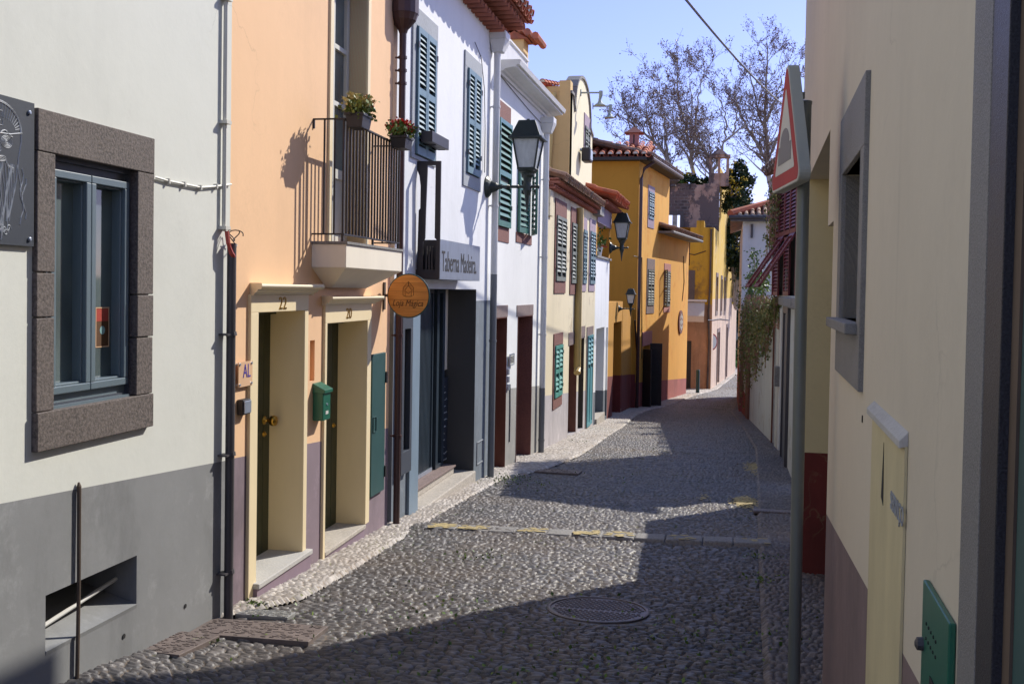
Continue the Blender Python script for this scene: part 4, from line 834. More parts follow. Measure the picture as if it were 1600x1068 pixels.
# pipes
def longpipe(pl, u, z0, zs, z1, r, upper, lower, house, hop, hs=.14):
    mb = MB(); mb.tube([pl.P(u, zs, .08), pl.P(u, z1, .08)], r, 14)
    for z in np.arange(zs+.9, z1, 1.3): mb.tube([pl.P(u, z-.015, .08), pl.P(u, z+.015, .08)], r*1.15, 14); mb.box(pl, u-.01, u+.01, z-.01, z+.01, 0, .04)
    o = mb.build('drainpipe', upper, house)
    mb = MB(); mb.tube([pl.P(u, z0, .08), pl.P(u, zs-.002, .08)], r, 14); mb.tube([pl.P(u, zs-.9, .08), pl.P(u, zs-.87, .08)], r*1.15, 14); mb.build('painted_lower_pipe', lower, o)
    if hop:
        mb = MB(); mb.hexa([pl.P(u-hs*.55, z1-.02, .02), pl.P(u+hs*.55, z1-.02, .02), pl.P(u+hs*.55, z1-.02, .16), pl.P(u-hs*.55, z1-.02, .16), pl.P(u-hs, z1+.14, .0), pl.P(u+hs, z1+.14, .0), pl.P(u+hs, z1+.14, .22), pl.P(u-hs, z1+.14, .22)]); mb.box(pl, u-hs, u+hs, z1+.141, z1+.24, 0, .22); mb.build('hopper', upper, o, bevel=.01)
pu_ = LC.px(770.5, 500, .08)[0]; longpipe(LC, pu_, -1.05, LC.px(773, 428, .08)[1], LC.px(775, 78, .08)[1], .045, 'whitepipe', 'greypipe', H4, True)
pu_ = LD.px(849, 500, .08)[0]; longpipe(LD, pu_, -1.25, LD.px(850, 604, .08)[1], LD.px(853, 206, .08)[1], .05, 'whitepipe', 'greypipe', H4, True)
# cornice and gutter, roof terrace with railing-like boarded parapet and chimney
zi = LD.px(800, 130)[1]-.0; zi = 4.58; C_ = MB(); prof = [(0, zi), (.03, zi), (.04, zi+.03), (.08, zi+.035), (.10, zi+.06), (.20, zi+.08), (.26, zi+.08), (.26, zi+.11), (.30, zi+.11), (.32, zi+.17), (.29, zi+.18), (0, zi+.18)]
m_ = len(prof); vs = [LD.P(u, z, dd) for u in (v0+.12, v1-.1) for dd, z in prof]; C_.add(vs, [tuple(range(m_))[::-1], tuple(range(m_, 2*m_))]+[(i, m_+i, m_+(i+1) % m_, (i+1) % m_) for i in range(m_)]); C_.build('cornice', 'whitepipe', H4)
pp = Plane((-3.42, 12.5), (-3.42, 20)); mb = MB(); a = c1-LC.len+14-12.5; e = 17.0-12.5
zA = pp.px(792, 48)[1]; zB = pp.px(825, 105)[1]
rs = random.Random(1); u = a
while u < e:
    mb.box(pp, u+.006, u+.082, 4.9, 5.47, -.02, .0); u += .088
mb.box(pp, a, e, 4.8, 5.46, -.06, -.022); mb.box(pp, a, e, 5.47, 5.50, -.07, .03); mb.build('parapet', paint('white_painted_parapet', (.62, .61, .60), .6, .04), H4)
cy_ = 20.8; PC = Plane((-6, cy_), (0, cy_)); ca_, cb_ = PC.px(790, 80), PC.px(818, 80); zc_ = PC.px(805, 62)[1]
mb = MB(); mb.box(PC, ca_[0], cb_[0], 3, zc_, -.5, 0); mb.build('chimney', 'yellowe', H4)
mb = MB(); 
for i in range(7):
    t = i/7.; u = ca_[0]-.35+t*(cb_[0]-ca_[0]+.8)
    zc2 = zc_+.30-.55*abs(t-.35)
    mb.tube([PC.P(u, zc2, -.7), PC.P(u, zc2, .22)], .075, 8)
mb.hexa([PC.P(ca_[0]-.1, zc_, -.5), PC.P(cb_[0]+.1, zc_, -.5), PC.P(cb_[0]+.1, zc_, .08), PC.P(ca_[0]-.1, zc_, .08), PC.P(ca_[0]+.25, zc_+.2, -.5), PC.P(cb_[0]-.25, zc_+.2, -.5), PC.P(cb_[0]-.25, zc_+.2, .08), PC.P(ca_[0]+.25, zc_+.2, .08)])
mb.build('chimney_tiles', 'tile', H4)
def cable(pl, pix, parent, r=.006, d=.02, mat='blackm'):
    pts = []
    for (x, y) in pix: u, z = pl.px(x, y, d); pts.append(pl.P(u, z, d))
    mb = MB(); mb.tube(pts, r, 5); return mb.build('cable', mat, parent)
cable(LC, [(742, 66), (752, 90), (757, 140), (758, 200), (757, 270)], H3, .005)
cable(LD, [(782, 118), (800, 140), (825, 170), (845, 192)], H4, .006, .01, 'kerb')
cable(LD, [(797, 600), (797, 640), (796, 690)], H4, .01, .01, 'kerb')
# --- worn cream house with small attic tower
v2 = LD.px(928, 560)[0]; H5 = thing('town_house', LD.P(6.5, -1.4), 'worn cream house with tiled eave, brown framed shutters and curved attic gable', 'house')
zE = 3.46
e1_ = LD.R(888, 900, 540, 684); e2_ = LD.R(903.5, 911, 530, 674); e3_ = LD.R(916, 924, 525, 668)
mb = MB(); wall(mb, LD, v1, v2, -2.6, zE+.1, [(e1_[0], e1_[1], e1_[2], e1_[3], .22), (e2_[0], e2_[1], e2_[2], e2_[3], .22)]); shell(mb, LD, v1, v2, -2.6, zE+.1, 7); mb.build('wall', 'creame', H5)
for r, mt in ((e1_, 'doorbr'), (e2_, 'darkwood')):
    S = MB(); S.box(LD, r[0]-.12, r[1]+.12, r[3], r[3]+.26, -.02, .012); D = S.build('door', 'brownstone', H5); S = MB(); S.box(LD, r[1]-.012, r[1]+.001, r[2], r[3], -.22, .008); S.build('jamb', mt, D); S = MB(); S.box(LD, r[0], r[1], r[2], r[3], -.25, -.21); S.build('leaf', 'darkwood', D)
S = MB(); r = e3_; frame_mb(S, LD, (r[0]-.1, r[1]+.1, r[2], r[3]+.2), .09, 0, .015, .2, 0); D = S.build('door', 'brownstone', H5)
mid_ = (r[0]+r[1])/2; [leaf(LD, (a, b, r[2]+.02, r[3]), 'shblue', D, d=.004, pitch=.10, name='leaf', mid=False, solid_below=r[2]+1.35) for a, b in ((r[0], mid_), (mid_, r[1]))]
shuttered(LD, LD.R(866, 883.5, 308, 458), H5, 'redstone', 'shd', .10, .30, .22, pitch=.075)
shuttered(LD, LD.R(890.5, 904, 322, 460), H5, 'redstone', 'shd', .10, .30, .22, pitch=.075)
shuttered(LD, LD.R(909, 915.5, 338, 455), H5, 'mauve', 'shb', .06, .26, .16, pitch=.075)
shuttered(LD, LD.R(920, 929, 340, 455), H5, 'mauve', 'shb', .08, .28, .16, pitch=.075)
shuttered(LD, LD.R(863.5, 877.5, 522, 640), H5, 'redstone', 'shg2', .09, .22, .20, pitch=.085)
mb = MB(); u = LD.px(857, 320)[0]; zz = LD.px(857, 320)[1]; mb.box(LD, v1+.02, v1+.35, 2.95, zE-.06, 0, .05); mb.build('capital', 'creame', H5, bevel=.01); mb = MB(); u3 = LD.px(907, 380)[0]; mb.box(LD, u3-.2, u3+.10, 2.9, zE-.06, 0, .05); mb.build('capital', 'yellowe', H5, bevel=.01)
pu_ = LD.px(904, 450, .07)[0]; mb = MB(); z0_ = LD.px(903, 572, .07)[1]; mb.tube([LD.P(pu_, zE-.1, .07), LD.P(pu_, z0_, .07), LD.P(pu_-.12, z0_-.12, .09)], .075, 10); mb.build('drainpipe', 'yellpipe', H5)
ve = v2-.75; soffit_tubes(LD, v1+.05, ve, zE-.03, 0, .12, .2, .07, 'soffit', H5, 'lower_eave_tiles'); soffit_tubes(LD, v1+.05, ve, zE+.06, 0, .20, .2, .08, 'soffit', H5, 'upper_eave_tiles')
E0 = LD.P(v1+.05, zE+.15, .25); E1 = LD.P(ve, zE+.15, .25); tiles(E0, Vector(E1)-Vector(E0), (-.62, 0, .22), 32, 2, 'tileold', H5)
mb = MB(); mb.box(LD, ve, v2+.02, zE-.05, zE+.20, -.2, .18); mb.build('gutter_end', 'kerb', H5)
# attic tower
TW = Plane((-3.42, 21.7), (-3.42, 25.4)); tb, tp = 3.3, 6.0
mb = MB(); pts = [(0, tb), (3.6, tb), (3.6, 5.45)]
for k_ in range(13): t = math.pi*k_/12; pts.append((1.85+1.25*math.cos(t), 5.45+.1+.95*math.sin(t)**.8))
pts += [(0.35, 5.85), (0, 5.85)]
mb.prism(TW, pts, -.22, 0); tw = mb.build('attic_gable', paint('pale_yellow_gable', (.80, .72, .50), .85, .04, 0, .3), H5)
k = MB(); [k.tube([TW.P(pts[i][0], pts[i][1], -.24), TW.P(pts[i][0], pts[i][1], .03)], .05, 8) for i in range(2, len(pts))]
cp_ = [TW.P(p_[0], p_[1], -.1) for p_ in pts[2:]]; k = MB(); n_ = len(pts)-2
for (a, b) in zip(pts[2:], pts[3:]):
    d_ = math.hypot(b[0]-a[0], b[1]-a[1]) or 1; nx, nz = -(b[1]-a[1])/d_*-.06, -(b[0]-a[0])/d_*.06
    k.prism(TW, [(a[0], a[1]), (b[0], b[1]), (b[0]+nx, b[1]+nz), (a[0]+nx, a[1]+nz)], -.25, .04)
k.build('coping', 'kerb', tw)
TF = Plane((-8, 21.7), (-3.42, 21.7)); mb = MB(); mb.box(TF, 0, 4.36, 3, 6.0, -3.5, 0); mb.box(TF, 4.34, 4.58, 3, 6.12, -.3, .02); mb.build('attic_wall', 'yellowe', H5)
ptu = TF.px(862, 200, .08)[0]; mb = MB(); mb.tube([TF.P(ptu-.12, 3.2, .08), TF.P(ptu+.02, 5.85, .08)], .065, 10); mb.build('attic_pipe', 'yellpipe', H5)
tiles((-3.9, 21.55, 6.02), (-4.3, 0, 0.0), (0, 2.4, .40), 22, 6, 'tiler', H5, 'attic_roof')
wr = TW.R(912, 921, 175, 235); shuttered(TW, (wr[0], wr[1], wr[2], wr[3]), tw, 'mauve', 'shd', .09, .28, .05, pitch=.08, name='attic_window')
for (x_, y_, lx) in ((907, 145, 940), (926, 166, 955)):
    u_, z_ = TW.px(x_, y_); q = thing('gable_lamp', TW.P(u_, z_, 0), 'small grey bell lamp on a long arm, %s on the curved gable' % ('upper' if y_ == 145 else 'lower'), 'lamp', 'bell lamps on the gable')
    PY = Plane(TW.P(u_, 0, 0)[:2], (TW.P(u_, 0, 0)[0]+1, TW.P(u_, 0, 0)[1])); ax_ = PY.px(lx-1, y_)[0]; mb = MB(); mb.tube([PY.P(0, z_, 0), PY.P(ax_, z_-.01, 0)], .02, 8); mb.box(PY, -.0, .02, z_-.07, z_+.07, -.04, .04); mb.build('arm', 'bulb', q)
    mb = MB(); mb.tube([PY.P(ax_, z_+.03, 0), PY.P(ax_, z_-.06, 0), PY.P(ax_-.02, z_-.16, 0), PY.P(ax_-.02, z_-.20, 0)], [.045, .045, .03, .04], 8); mb.lathe(PY.P(ax_-.02, z_-.30, 0), [(.13, 0), (.13, .012), (.06, .06), (.035, .11)], 14); mb.build('shade', 'bulb', q)
fl = TW.px(920, 243, .2); q = thing('floodlight', TW.P(fl[0], fl[1], .1), 'black floodlight below the attic gable window', 'floodlight'); mb = MB(); mb.box(TW, fl[0]-.22, fl[0]+.22, fl[1]-.15, fl[1]+.16, .06, .26); mb.build('housing', 'blackm', q, bevel=.03); mb = MB(); mb.tube([TW.P(fl[0], fl[1]+.15, 0), TW.P(fl[0], fl[1]+.05, .12)], .03, 6); mb.build('bracket', 'steel', q); mb = MB(); mb.box(TW, fl[0]-.17, fl[0]+.17, fl[1]-.10, fl[1]+.11, .261, .268); mb.build('lens', 'frost', q)
# --- narrow white house with garage openings and roof terrace
H6 = thing('town_house', LD.P(11.3, -1.7), 'narrow plain white house with dark plinth and a roof terrace loggia', 'house')
v3 = LD.px(949.5, 560)[0]; zT = LD.px(940, 404)[1]; g1 = LD.R(930.5, 943, 514, 655); g2 = LD.R(946, 949, 512, 650)
mb = MB(); wall(mb, LD, v2, v3, -3, zT, [(g1[0], g1[1], g1[2]-.0, g1[3], .9), (g2[0], v3-.08, g2[2], g2[3], .5)]); shell(mb, LD, v2, v3, -3, zT, 7); mb.build('wall', 'whitef', H6)
mb = MB(); mb.box(LD, g1[0], g1[1], g1[2], g1[3], -.93, -.88); mb.box(LD, g2[0], v3-.08, g2[2], g2[3], -.53, -.49); mb.build('garage_door', 'steel', H6); mb = MB(); mb.box(LD, g1[0], g1[1], g1[2]-.5, g1[2]+.02, -.85, .05); mb.build('doorstep', 'step', H6)
mb = MB(); mb.box(LD, v2-.05, v3+.05, zT, zT+.05, -.5, .05); mb.build('coping', 'kerb', H6)
# loggia on top: posts, beam, tiled roof
zL = LD.px(935, 348)[1]; mb = MB(); mb.box(LD, v3-.22, v3, zT+.05, zL, -.25, 0); mb.build('terrace_post', 'mustard', H6); mb = MB(); mb.box(LD, v2, v2+.2, zT+.05, zL, -.25, 0); mb.build('terrace_post', 'mustard', H6); mb = MB(); mb.box(LD, v2, v3+.05, zL-.0, zL+.42, -.2, .03); mb.build('beam', 'mauve', H6)
mb = MB(); mb.box(LD, v2, v3, zT+.05, zL, -2.6, -2.4); mb.build('terrace_back_wall', 'mustard', H6)
soffit_tubes(LD, v2-.1, v3+.2, zL+.42, -.1, .28, .24, .09, 'soffit', H6); E0 = LD.P(v2-.15, zL+.58, .42); E1 = LD.P(v3+.3, zL+.58, .42); tiles(E0, Vector(E1)-Vector(E0), (-2.6, 0, .75), 12, 5, 'tiler', H6, mort=False)
def pot2(u, z, label, seed, matp, n, pl=LD, d=-.12, h=.22, r=.13, red=0, tall=.3):
    q = thing('flower_pot', pl.P(u, z, d), label, 'flower pot'); rs = random.Random(seed)
    mb = MB(); mb.lathe(pl.P(u, z, d), [(r*.75, 0), (r, h), (r*1.08, h), (r*1.08, h+.02), (r*.8, h+.02)], 14); mb.build('pot', matp, q)
    mb = MB(); leaves_mb(mb, pl.P(u, z+h+tall*.45, d), (.11, .13, tall*.35), n, .10, rs=rs); mb.build('foliage', 'leafg', q)
    if red: mb = MB(); leaves_mb(mb, pl.P(u+.25, z+h+.05, d+.04), (.06, .1, .05), red, .06, rs=rs); mb.build('flowers', 'flr', q)
pot2(LD.px(934, 395)[0], zT+.05, 'dark pot with spiky green plant on the terrace wall', 5, 'pot', 90, tall=.5)
pot2(LD.px(940, 395)[0]+.1, zT+.05, 'white pot with red flowers on the terrace wall', 6, 'potw', 110, red=40)
# --- mustard courtyard wall with doorway and the tall mustard gable behind
H7 = thing('courtyard_wall', LD.P(16, -2), 'low mustard wall with dark red dado and an open doorway', 'wall')
v4 = 33.9-14; dm = [LD.px(957.5, 580)[0], LD.px(970, 580)[0], -2.2, LD.px(968, 502)[1]]; zc1 = LD.px(960, 478)[1]
mb = MB(); wall(mb, LD, v3+.002, v4-3.1, -3.4, 1.35, [(dm[0], dm[1], -2.15, dm[3], 1.2)]); shell(mb, LD, v3+.002, v4-3.1, -3.4, 1.35, 1.4)
wall(mb, LD, v4-3.0, v4-.05, -3.4, 1.1, []); mb.build('wall', 'mustard', H7); mb = MB(); mb.box(LD, dm[0], dm[1], -2.15, dm[3], -1.25, -1.19); mb.build('door', 'darkwood', H7)
H8 = thing('town_house', (-3.2, 34, -2.2), 'tall ochre corner house with red tiled roof and dark red dado', 'house')
LH = Plane((-3.0, 33.9), (-1.75, 44.1)); zt1 = 5.95; zt2 = 3.80
wa = LH.R(1005, 1011, 0, 0)
um = LH.px(1046, 300)[0]; ul = LH.px(1028, 400)[0]
dd = LH.R(1005, 1017, 540, 628)
mb = MB(); wall(mb, LH, 0, um, -3.2, zt1, [(LH.px(1004, 600)[0], LH.px(1014, 600)[0], -2.6, -.20, .3)]); wall(mb, LH, um, LH.len, -3.2, zt2, [])
GF = Plane((-12, 33.9), (-3.0, 33.9)); wall(mb, GF, 0, 9.0, -3, zt1, [])
nb = lambda u, z, d=-6: LH.P(u, z, d)
mb.add([LH.P(um, zt2-.4), LH.P(um, zt1), nb(um, zt1), nb(um, zt2-.4)], [(0, 1, 2, 3)]); mb.add([LH.P(LH.len, -3.2), LH.P(LH.len, zt2), nb(LH.len, zt2), nb(LH.len, -3.2)], [(0, 1, 2, 3)])
mb.add([nb(0, -3), nb(0, zt1), nb(um, zt1), nb(um, -3)], [(0, 1, 2, 3)]); mb.build('wall', 'ochre', H8)
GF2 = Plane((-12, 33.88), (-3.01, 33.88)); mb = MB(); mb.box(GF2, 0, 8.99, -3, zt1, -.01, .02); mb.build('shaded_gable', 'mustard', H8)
# hip roof of tiles
E0 = Vector((-12, 33.55, zt1+.12)); tiles(E0, (9.3, 0, 0), (0, 2.6, .72), 34, 6, 'tiler', H8)
E0 = Vector(LH.P(-.1, zt1+.12, .38)); tiles(E0, Vector(LH.P(um+.3, zt1+.12, .38))-E0, Vector((-2.8, .35, .78)), 22, 6, 'tileold', H8, 'street_roof')
mb = MB(); mb.box(GF2, 5, 9.25, zt1-.02, zt1+.08, 0, .40); mb.box(LH, -.1, um+.3, zt1-.02, zt1+.06, 0, .42); mb.build('eave_board', 'darkwood', H8)
mb = MB(); mb.tube([LH.P(-.1, zt1+.06, .42), LH.P(um+.3, zt1+.06, .42)], .07, 8); mb.build('gutter', 'brownp', H8)
mb = MB(); mb.box(LH, ul, LH.len+.2, zt2-.02, zt2+.05, 0, .45); mb.tube([LH.P(ul, zt2+.02, .5), LH.P(LH.len+.3, zt2+.02, .5)], .06, 8); mb.build('low_gutter', 'kerb', H8)
E0 = Vector(LH.P(ul, zt2+.10, .5)); tiles(E0, Vector(LH.P(LH.len+.25, zt2+.10, .5))-E0, Vector((-1.7, .2, .50)), 28, 4, 'tileold', H8, 'low_roof', mort=False)
cx_, cz_ = -3.25, 7.0; PCh = Plane((-6, 35.4), (0, 35.4)); a = PCh.px(983, 230); b = PCh.px(998, 205); mb = MB(); mb.box(PCh, a[0], b[0], 6.2, PCh.px(990, 208)[1], -.3, 0); ch = mb.build('chimney', 'pinkst', H8)
z_ = PCh.px(990, 208)[1]; mb = MB(); m_ = (a[0]+b[0])/2; mb.hexa([PCh.P(m_-.32, z_, .18), PCh.P(m_+.32, z_, .18), PCh.P(m_+.32, z_, -.48), PCh.P(m_-.32, z_, -.48), PCh.P(m_-.03, z_+.22, -.10), PCh.P(m_+.03, z_+.22, -.10), PCh.P(m_+.03, z_+.22, -.18), PCh.P(m_-.03, z_+.22, -.18)]); mb.build('chimney_cap', 'soffit', ch)
k = MB(); k.box(PCh, m_-.02, m_+.02, z_-.35, z_-.05, .0, .006); k.build('chimney_slot', 'dark', ch)
mb = MB(); pu_ = -.02; mb.tube([LH.P(.35, zt1-.02, .40), LH.P(.1, zt1-.25, .14), LH.P(-.02, zt1-.6, .07), LH.P(-.02, -2.4, .07)], .055, 8); mb.build('drainpipe', 'brownp', H8)
shuttered(LH, LH.R(1012, 1022, 288, 355), H8, 'mauve', 'shb', .12, .2, .3, pitch=.09)
shuttered(LH, LH.R(1010, 1022, 403, 490), H8, 'brownstone', 'shd', .14, .38, .28, pitch=.09)
w_ = LH.R(1037, 1047, 411, 488); Wd = shuttered(LH, w_, H8, 'pinkst', 'shd', .14, .28, .22, pitch=.09)
b_ = LH.P(w_[0]+.1, 0, .03); PLf = Plane(b_[:2], (b_[0]+.25, b_[1]-1.0)); leaf(PLf, (0, .55, w_[2]+.2, w_[3]-.25), 'shd', Wd, d=0, pitch=.09)
# open stable style door at the foot
mb = MB(); u0_d, u1_d = LH.px(1004, 600)[0], LH.px(1014, 600)[0]; mb.box(LH, u0_d-.2, u1_d+.3, -.2, .28, .001, .02); D = mb.build('door', 'pinkst', H8)
mb = MB(); mb.box(LH, u0_d, u1_d, -2.6, -.2, -.33, -.29); mb.build('inner_door', 'kerb', D)
b_ = LH.P(u1_d, 0, .02); d_ = Plane(b_[:2], (b_[0]+.9, b_[1]-.05)); mb = MB(); zz0 = gz(36)-.0; mb.box(d_, 0, .42, -2.35, -.15, -.03, .03); mb.box(d_, .05, .37, -1.2, -.3, .03, .045); mb.box(d_, .05, .37, -2.2, -1.3, .03, .045); mb.build('open_leaf', 'darkwood', D, bevel=.01)
b_ = LH.P(u0_d, 0, .02); d_ = Plane(b_[:2], (b_[0]+.4, b_[1]-.4)); mb = MB(); mb.box(d_, 0, .4, -2.4, -.3, -.03, .03); mb.build('near_leaf', 'darkwood', D)
cable(LH, [(990, 400), (1003, 402), (1003, 560)], H8, .015); cable(LH, [(1068, 400), (1069, 440), (1066, 470)], H8, .015); cable(LH, [(992, 500), (996, 560), (997, 600), (993, 636)], H8, .03)
di = LH.px(1062.5, 503); q = thing('wall_plaque', LH.P(di[0], di[1]), 'round patterned tile plaque on the ochre wall', 'plaque')
mb = MB(); r_ = .48; vs = [LH.P(di[0]+rr_*math.cos(t)*1.05, di[1]+rr_*math.sin(t), dz) for rr_, dz in ((r_, .002), (r_, .05), (r_*.85, .055)) for t in np.linspace(0, 2*math.pi, 33)[:-1]]; mb.add(vs, [(j*32+k, j*32+(k+1) % 32, (j+1)*32+(k+1) % 32, (j+1)*32+k) for j in range(2) for k in range(32)]+[tuple(64+k for k in range(32))]); mb.build('rim', 'redstone', q)
mb = MB(); [mb.lathe(LH.P(di[0]+.26*math.cos(t), di[1]+.26*math.sin(t), .056), [(.085, 0), (.085, .008)], 8, ax=(1, -.12, 0)) for t in np.linspace(0, 2*math.pi, 9)[:-1]]; mb.lathe(LH.P(di[0], di[1], .056), [(.11, 0), (.11, .008)], 10, ax=(1, -.12, 0)); mb.build('tile_pattern', 'signw', q)
# --- far corner building: ochre front, blackened ruin wall above, peeling street side
H9 = thing('corner_building', (-.8, 48.5, -3), 'old corner building with peeling ochre walls, blackened upper wall and awning', 'building')
LI = Plane((-.8, 48.5), (.45, 72)); FI = Plane((-8, 48.5), (-.8, 48.5))
side = []
for (x0_, x1_, yt_, yb_) in ((1118.5, 1121, 432, 486), (1126, 1128, 436, 486), (1131.5, 1133, 438, 486), (1120, 1123.5, 520, 600), (1134, 1136, 512, 590)): side.append(LI.R(x0_, x1_, yt_, yb_))
mb = MB(); wall(mb, LI, 0, LI.len, -5, 4.68, [(s_[0], s_[1], s_[2], s_[3], .3) for s_ in side]); wall(mb, LI, 3.5, LI.len, 4.68, 7.9, []); mb.build('wall', 'ochre2', H9)
for i, s_ in enumerate(side):
    k = MB(); frame_mb(k, LI, (s_[0]-.18, s_[1]+.18, s_[2]-.2 if i < 3 else s_[2], s_[3]+.2), .18, 0, .03, .2, .2 if i < 3 else .0); wq = k.build('window' if i < 3 else 'door', 'brownstone', H9); k = MB(); k.box(LI, s_[0], s_[1], s_[2], s_[3], -.34, -.29); k.build('pane' if i < 3 else 'leaf', 'darkwood' if i > 2 else 'glassd', wq)
wf = FI.R(1067, 1082, 422, 485); df = FI.R(1068, 1083, 532, 612)
fs_ = FI.px(1079, 352)[0]
mb = MB(); wall(mb, FI, 0, FI.len, -5, 2.9, [(wf[0], wf[1]-.2, wf[2]+.2, wf[3]-.2, .2), (df[0], df[1]-.35, -2.95, df[3]-.1, .5)]); wall(mb, FI, fs_, FI.len, 2.9, 4.68, []); mb.add([FI.P(0, 4.68), FI.P(7.2, 4.68), FI.P(7.2, 4.68, -4), FI.P(0, 4.68, -4)], [(0, 1, 2, 3)]); mb.build('front_wall', 'farfront', H9)
FR = Plane((-8, 51.9), (-.63, 51.9)); wo = FR.R(1043, 1063, 335, 385); mb = MB(); mb.box(FR, wo[1], FR.len, 2, 6.95, -.5, 0); mb.box(FR, 0, wo[0], 2, 6.95, -.5, 0); mb.box(FR, wo[0], wo[1], wo[3], 6.95, -.5, 0); mb.box(FR, wo[0], wo[1], 2, wo[2]-.9, -.5, 0); rs = random.Random(9); u = 0.0
while u < FR.len-.5: w__ = rs.uniform(.3, .8); mb.box(FR, u, u+w__*.97, 6.951, 6.95+rs.uniform(.02, .16), -.45, -.03); u += w__
mb.build('ruined_wall', 'ruin', H9)
k = MB(); frame_mb(k, FR, (wo[0]-.15, wo[1]+.15, wo[2]-.9, wo[3]+.15), .18, 0, .06); k.build('ruin_opening_frame', 'basalt', H9)
k = MB(); frame_mb(k, FI, (wf[0]-.2, wf[1]+.1, wf[2], wf[3]), .28, 0, .04); wq = k.build('window', 'basalt', H9); k = MB(); k.box(FI, wf[0], wf[1]-.2, wf[2]+.2, wf[3]-.2, -.24, -.18); k.build('pane', 'mauve', wq)
k = MB(); k.box(FI, df[0], df[1]-.35, -2.95, df[3], -.55, -.48); k.box(FI, df[1]-.36, df[1]-.1, -2.95, df[3], .001, .03); k.build('doorway', 'darkwood', H9)
za = FI.px(1085, 470)[1]; aw = [FI.px(1069, 480)[0]-.6, FI.px(1101, 480)[0]]; mb = MB(); mb.hexa([FI.P(aw[0], za-.72, .9), FI.P(aw[1], za-.72, .9), FI.P(aw[1], za-.10, 0.02), FI.P(aw[0], za-.10, 0.02), FI.P(aw[0], za-.68, .92), FI.P(aw[1], za-.68, .92), FI.P(aw[1], za-.05, .02), FI.P(aw[0], za-.05, .02)]); mb.box(FI, aw[0], aw[1], za-.95, za-.70, .9, .92); awn = mb.build('awning', 'awning', H9); k = MB(); k.box(FI, aw[0], aw[1]+.1, za-.03, za+.07, 0, .12); k.build('awning_case', 'potw', awn)
cc = FR.px(1123, 280); mb = MB(); [mb.box(FR, cc[0]+a-.07, cc[0]+a+.07, 6.95, 8.35, -.45, -.1) for a in (-.42, .42)]; mb.box(FR, cc[0]-.35, cc[0]+.35, 6.95, 7.6, -.4, -.15); mb.box(FR, cc[0]-.55, cc[0]+.55, 8.35, 8.5, -.5, -.05); mb.box(FR, cc[0]-.06, cc[0]+.06, 7.6, 8.35, -.35, -.2); mb.hexa([FR.P(cc[0]-.4, 8.5, 0), FR.P(cc[0]+.4, 8.5, 0), FR.P(cc[0]+.4, 8.5, -.5), FR.P(cc[0]-.4, 8.5, -.5), FR.P(cc[0]-.1, 8.8, -.2), FR.P(cc[0]+.1, 8.8, -.2), FR.P(cc[0]+.1, 8.8, -.3), FR.P(cc[0]-.1, 8.8, -.3)]); mb.build('chimney', 'ruin', H9)
mb = MB(); mb.box(FI, 6.4, 6.75, 4.68, 5.0, -3, 0); mb.build('parapet_cap', 'farfront', H9)
mb = MB(); u_ = FI.len-.12; mb.tube([FI.P(u_, 4.6, .06), FI.P(u_, 2, .06), FI.P(u_-.05, .8, .07), FI.P(u_, -.6, .06), FI.P(u_-.03, -2.8, .06)], .05, 6); mb.build('cable_duct', 'rust', H9)
cable(LI, [(1106, 500), (1112, 500), (1125, 498), (1140, 500)], H9, .02); cable(FI, [(1068, 395), (1085, 398), (1103, 392)], H9, .02)
ps_ = gpt(1091, 612); mb = MB(); mb.tube([(ps_[0], ps_[1]-1, gz(ps_[1])-.1), (ps_[0], ps_[1]-1, gz(ps_[1])+1.0)], .08, 8); mb.lathe((ps_[0], ps_[1]-1, gz(ps_[1])+1.0), [(.09, 0), (.06, .06)], 8); tag(mb.build('bollard', 'green_cup', None, (ps_[0], ps_[1]-1, gz(ps_[1]))), 'dark green bollard beside the far corner building', 'bollard')
sg = LI.px(1112, 449); rs_ = Plane((-.9, 48.9), (.2, 48.9)); sgc = LI.px(1112, 534); q = thing('round_sign', LI.P(1.4, -.9, .1), 'small round road sign with red rim on the peeling side wall', 'sign'); PQ = Plane((LI.P(1.2, 0, .05)[0], LI.P(1.2, 0, .05)[1]), (LI.P(1.2, 0, .05)[0]+.6, LI.P(1.2, 0, .05)[1]+1.1)); u_, z_ = PQ.px(1112, 534)
mb = MB(); pts = [(u_+.50*math.cos(t), z_+.40*math.sin(t)) for t in np.linspace(0, 2*math.pi, 25)[:-1]]; mb.prism(PQ, pts, 0, .03); mb.build('rim', 'red', q); mb = MB(); pts = [(u_+.41*math.cos(t), z_+.33*math.sin(t)) for t in np.linspace(0, 2*math.pi, 25)[:-1]]; mb.prism(PQ, pts, .031, .035); mb.build('face', 'signw', q)
# street end : garden wall and dark building
HB = thing('park_building', (4, 110, -4), 'dark low building beyond the lawn at the end of the street', 'building'); PB = Plane((-10, 100), (20, 100)); mb = MB(); mb.box(PB, 0, 30, -5, 1.2, -6, 0); mb.build('wall', 'darkwood', HB); mb = MB(); [mb.box(PB, u, u+.25, -5, 1.0, 0.01, .1) for u in np.arange(6, 20, 1.3)]; mb.build('post', 'brownstone', HB)
GE = thing('garden_wall', (1.1, 80, -4), 'low pale garden wall at the far end of the street', 'wall'); mb = MB(); PG = Plane((1.55, 74), (1.2, 92)); mb.box(PG, 0, 18, -5, -3.2, 0, .3); mb.build('wall', 'ochre2', GE)
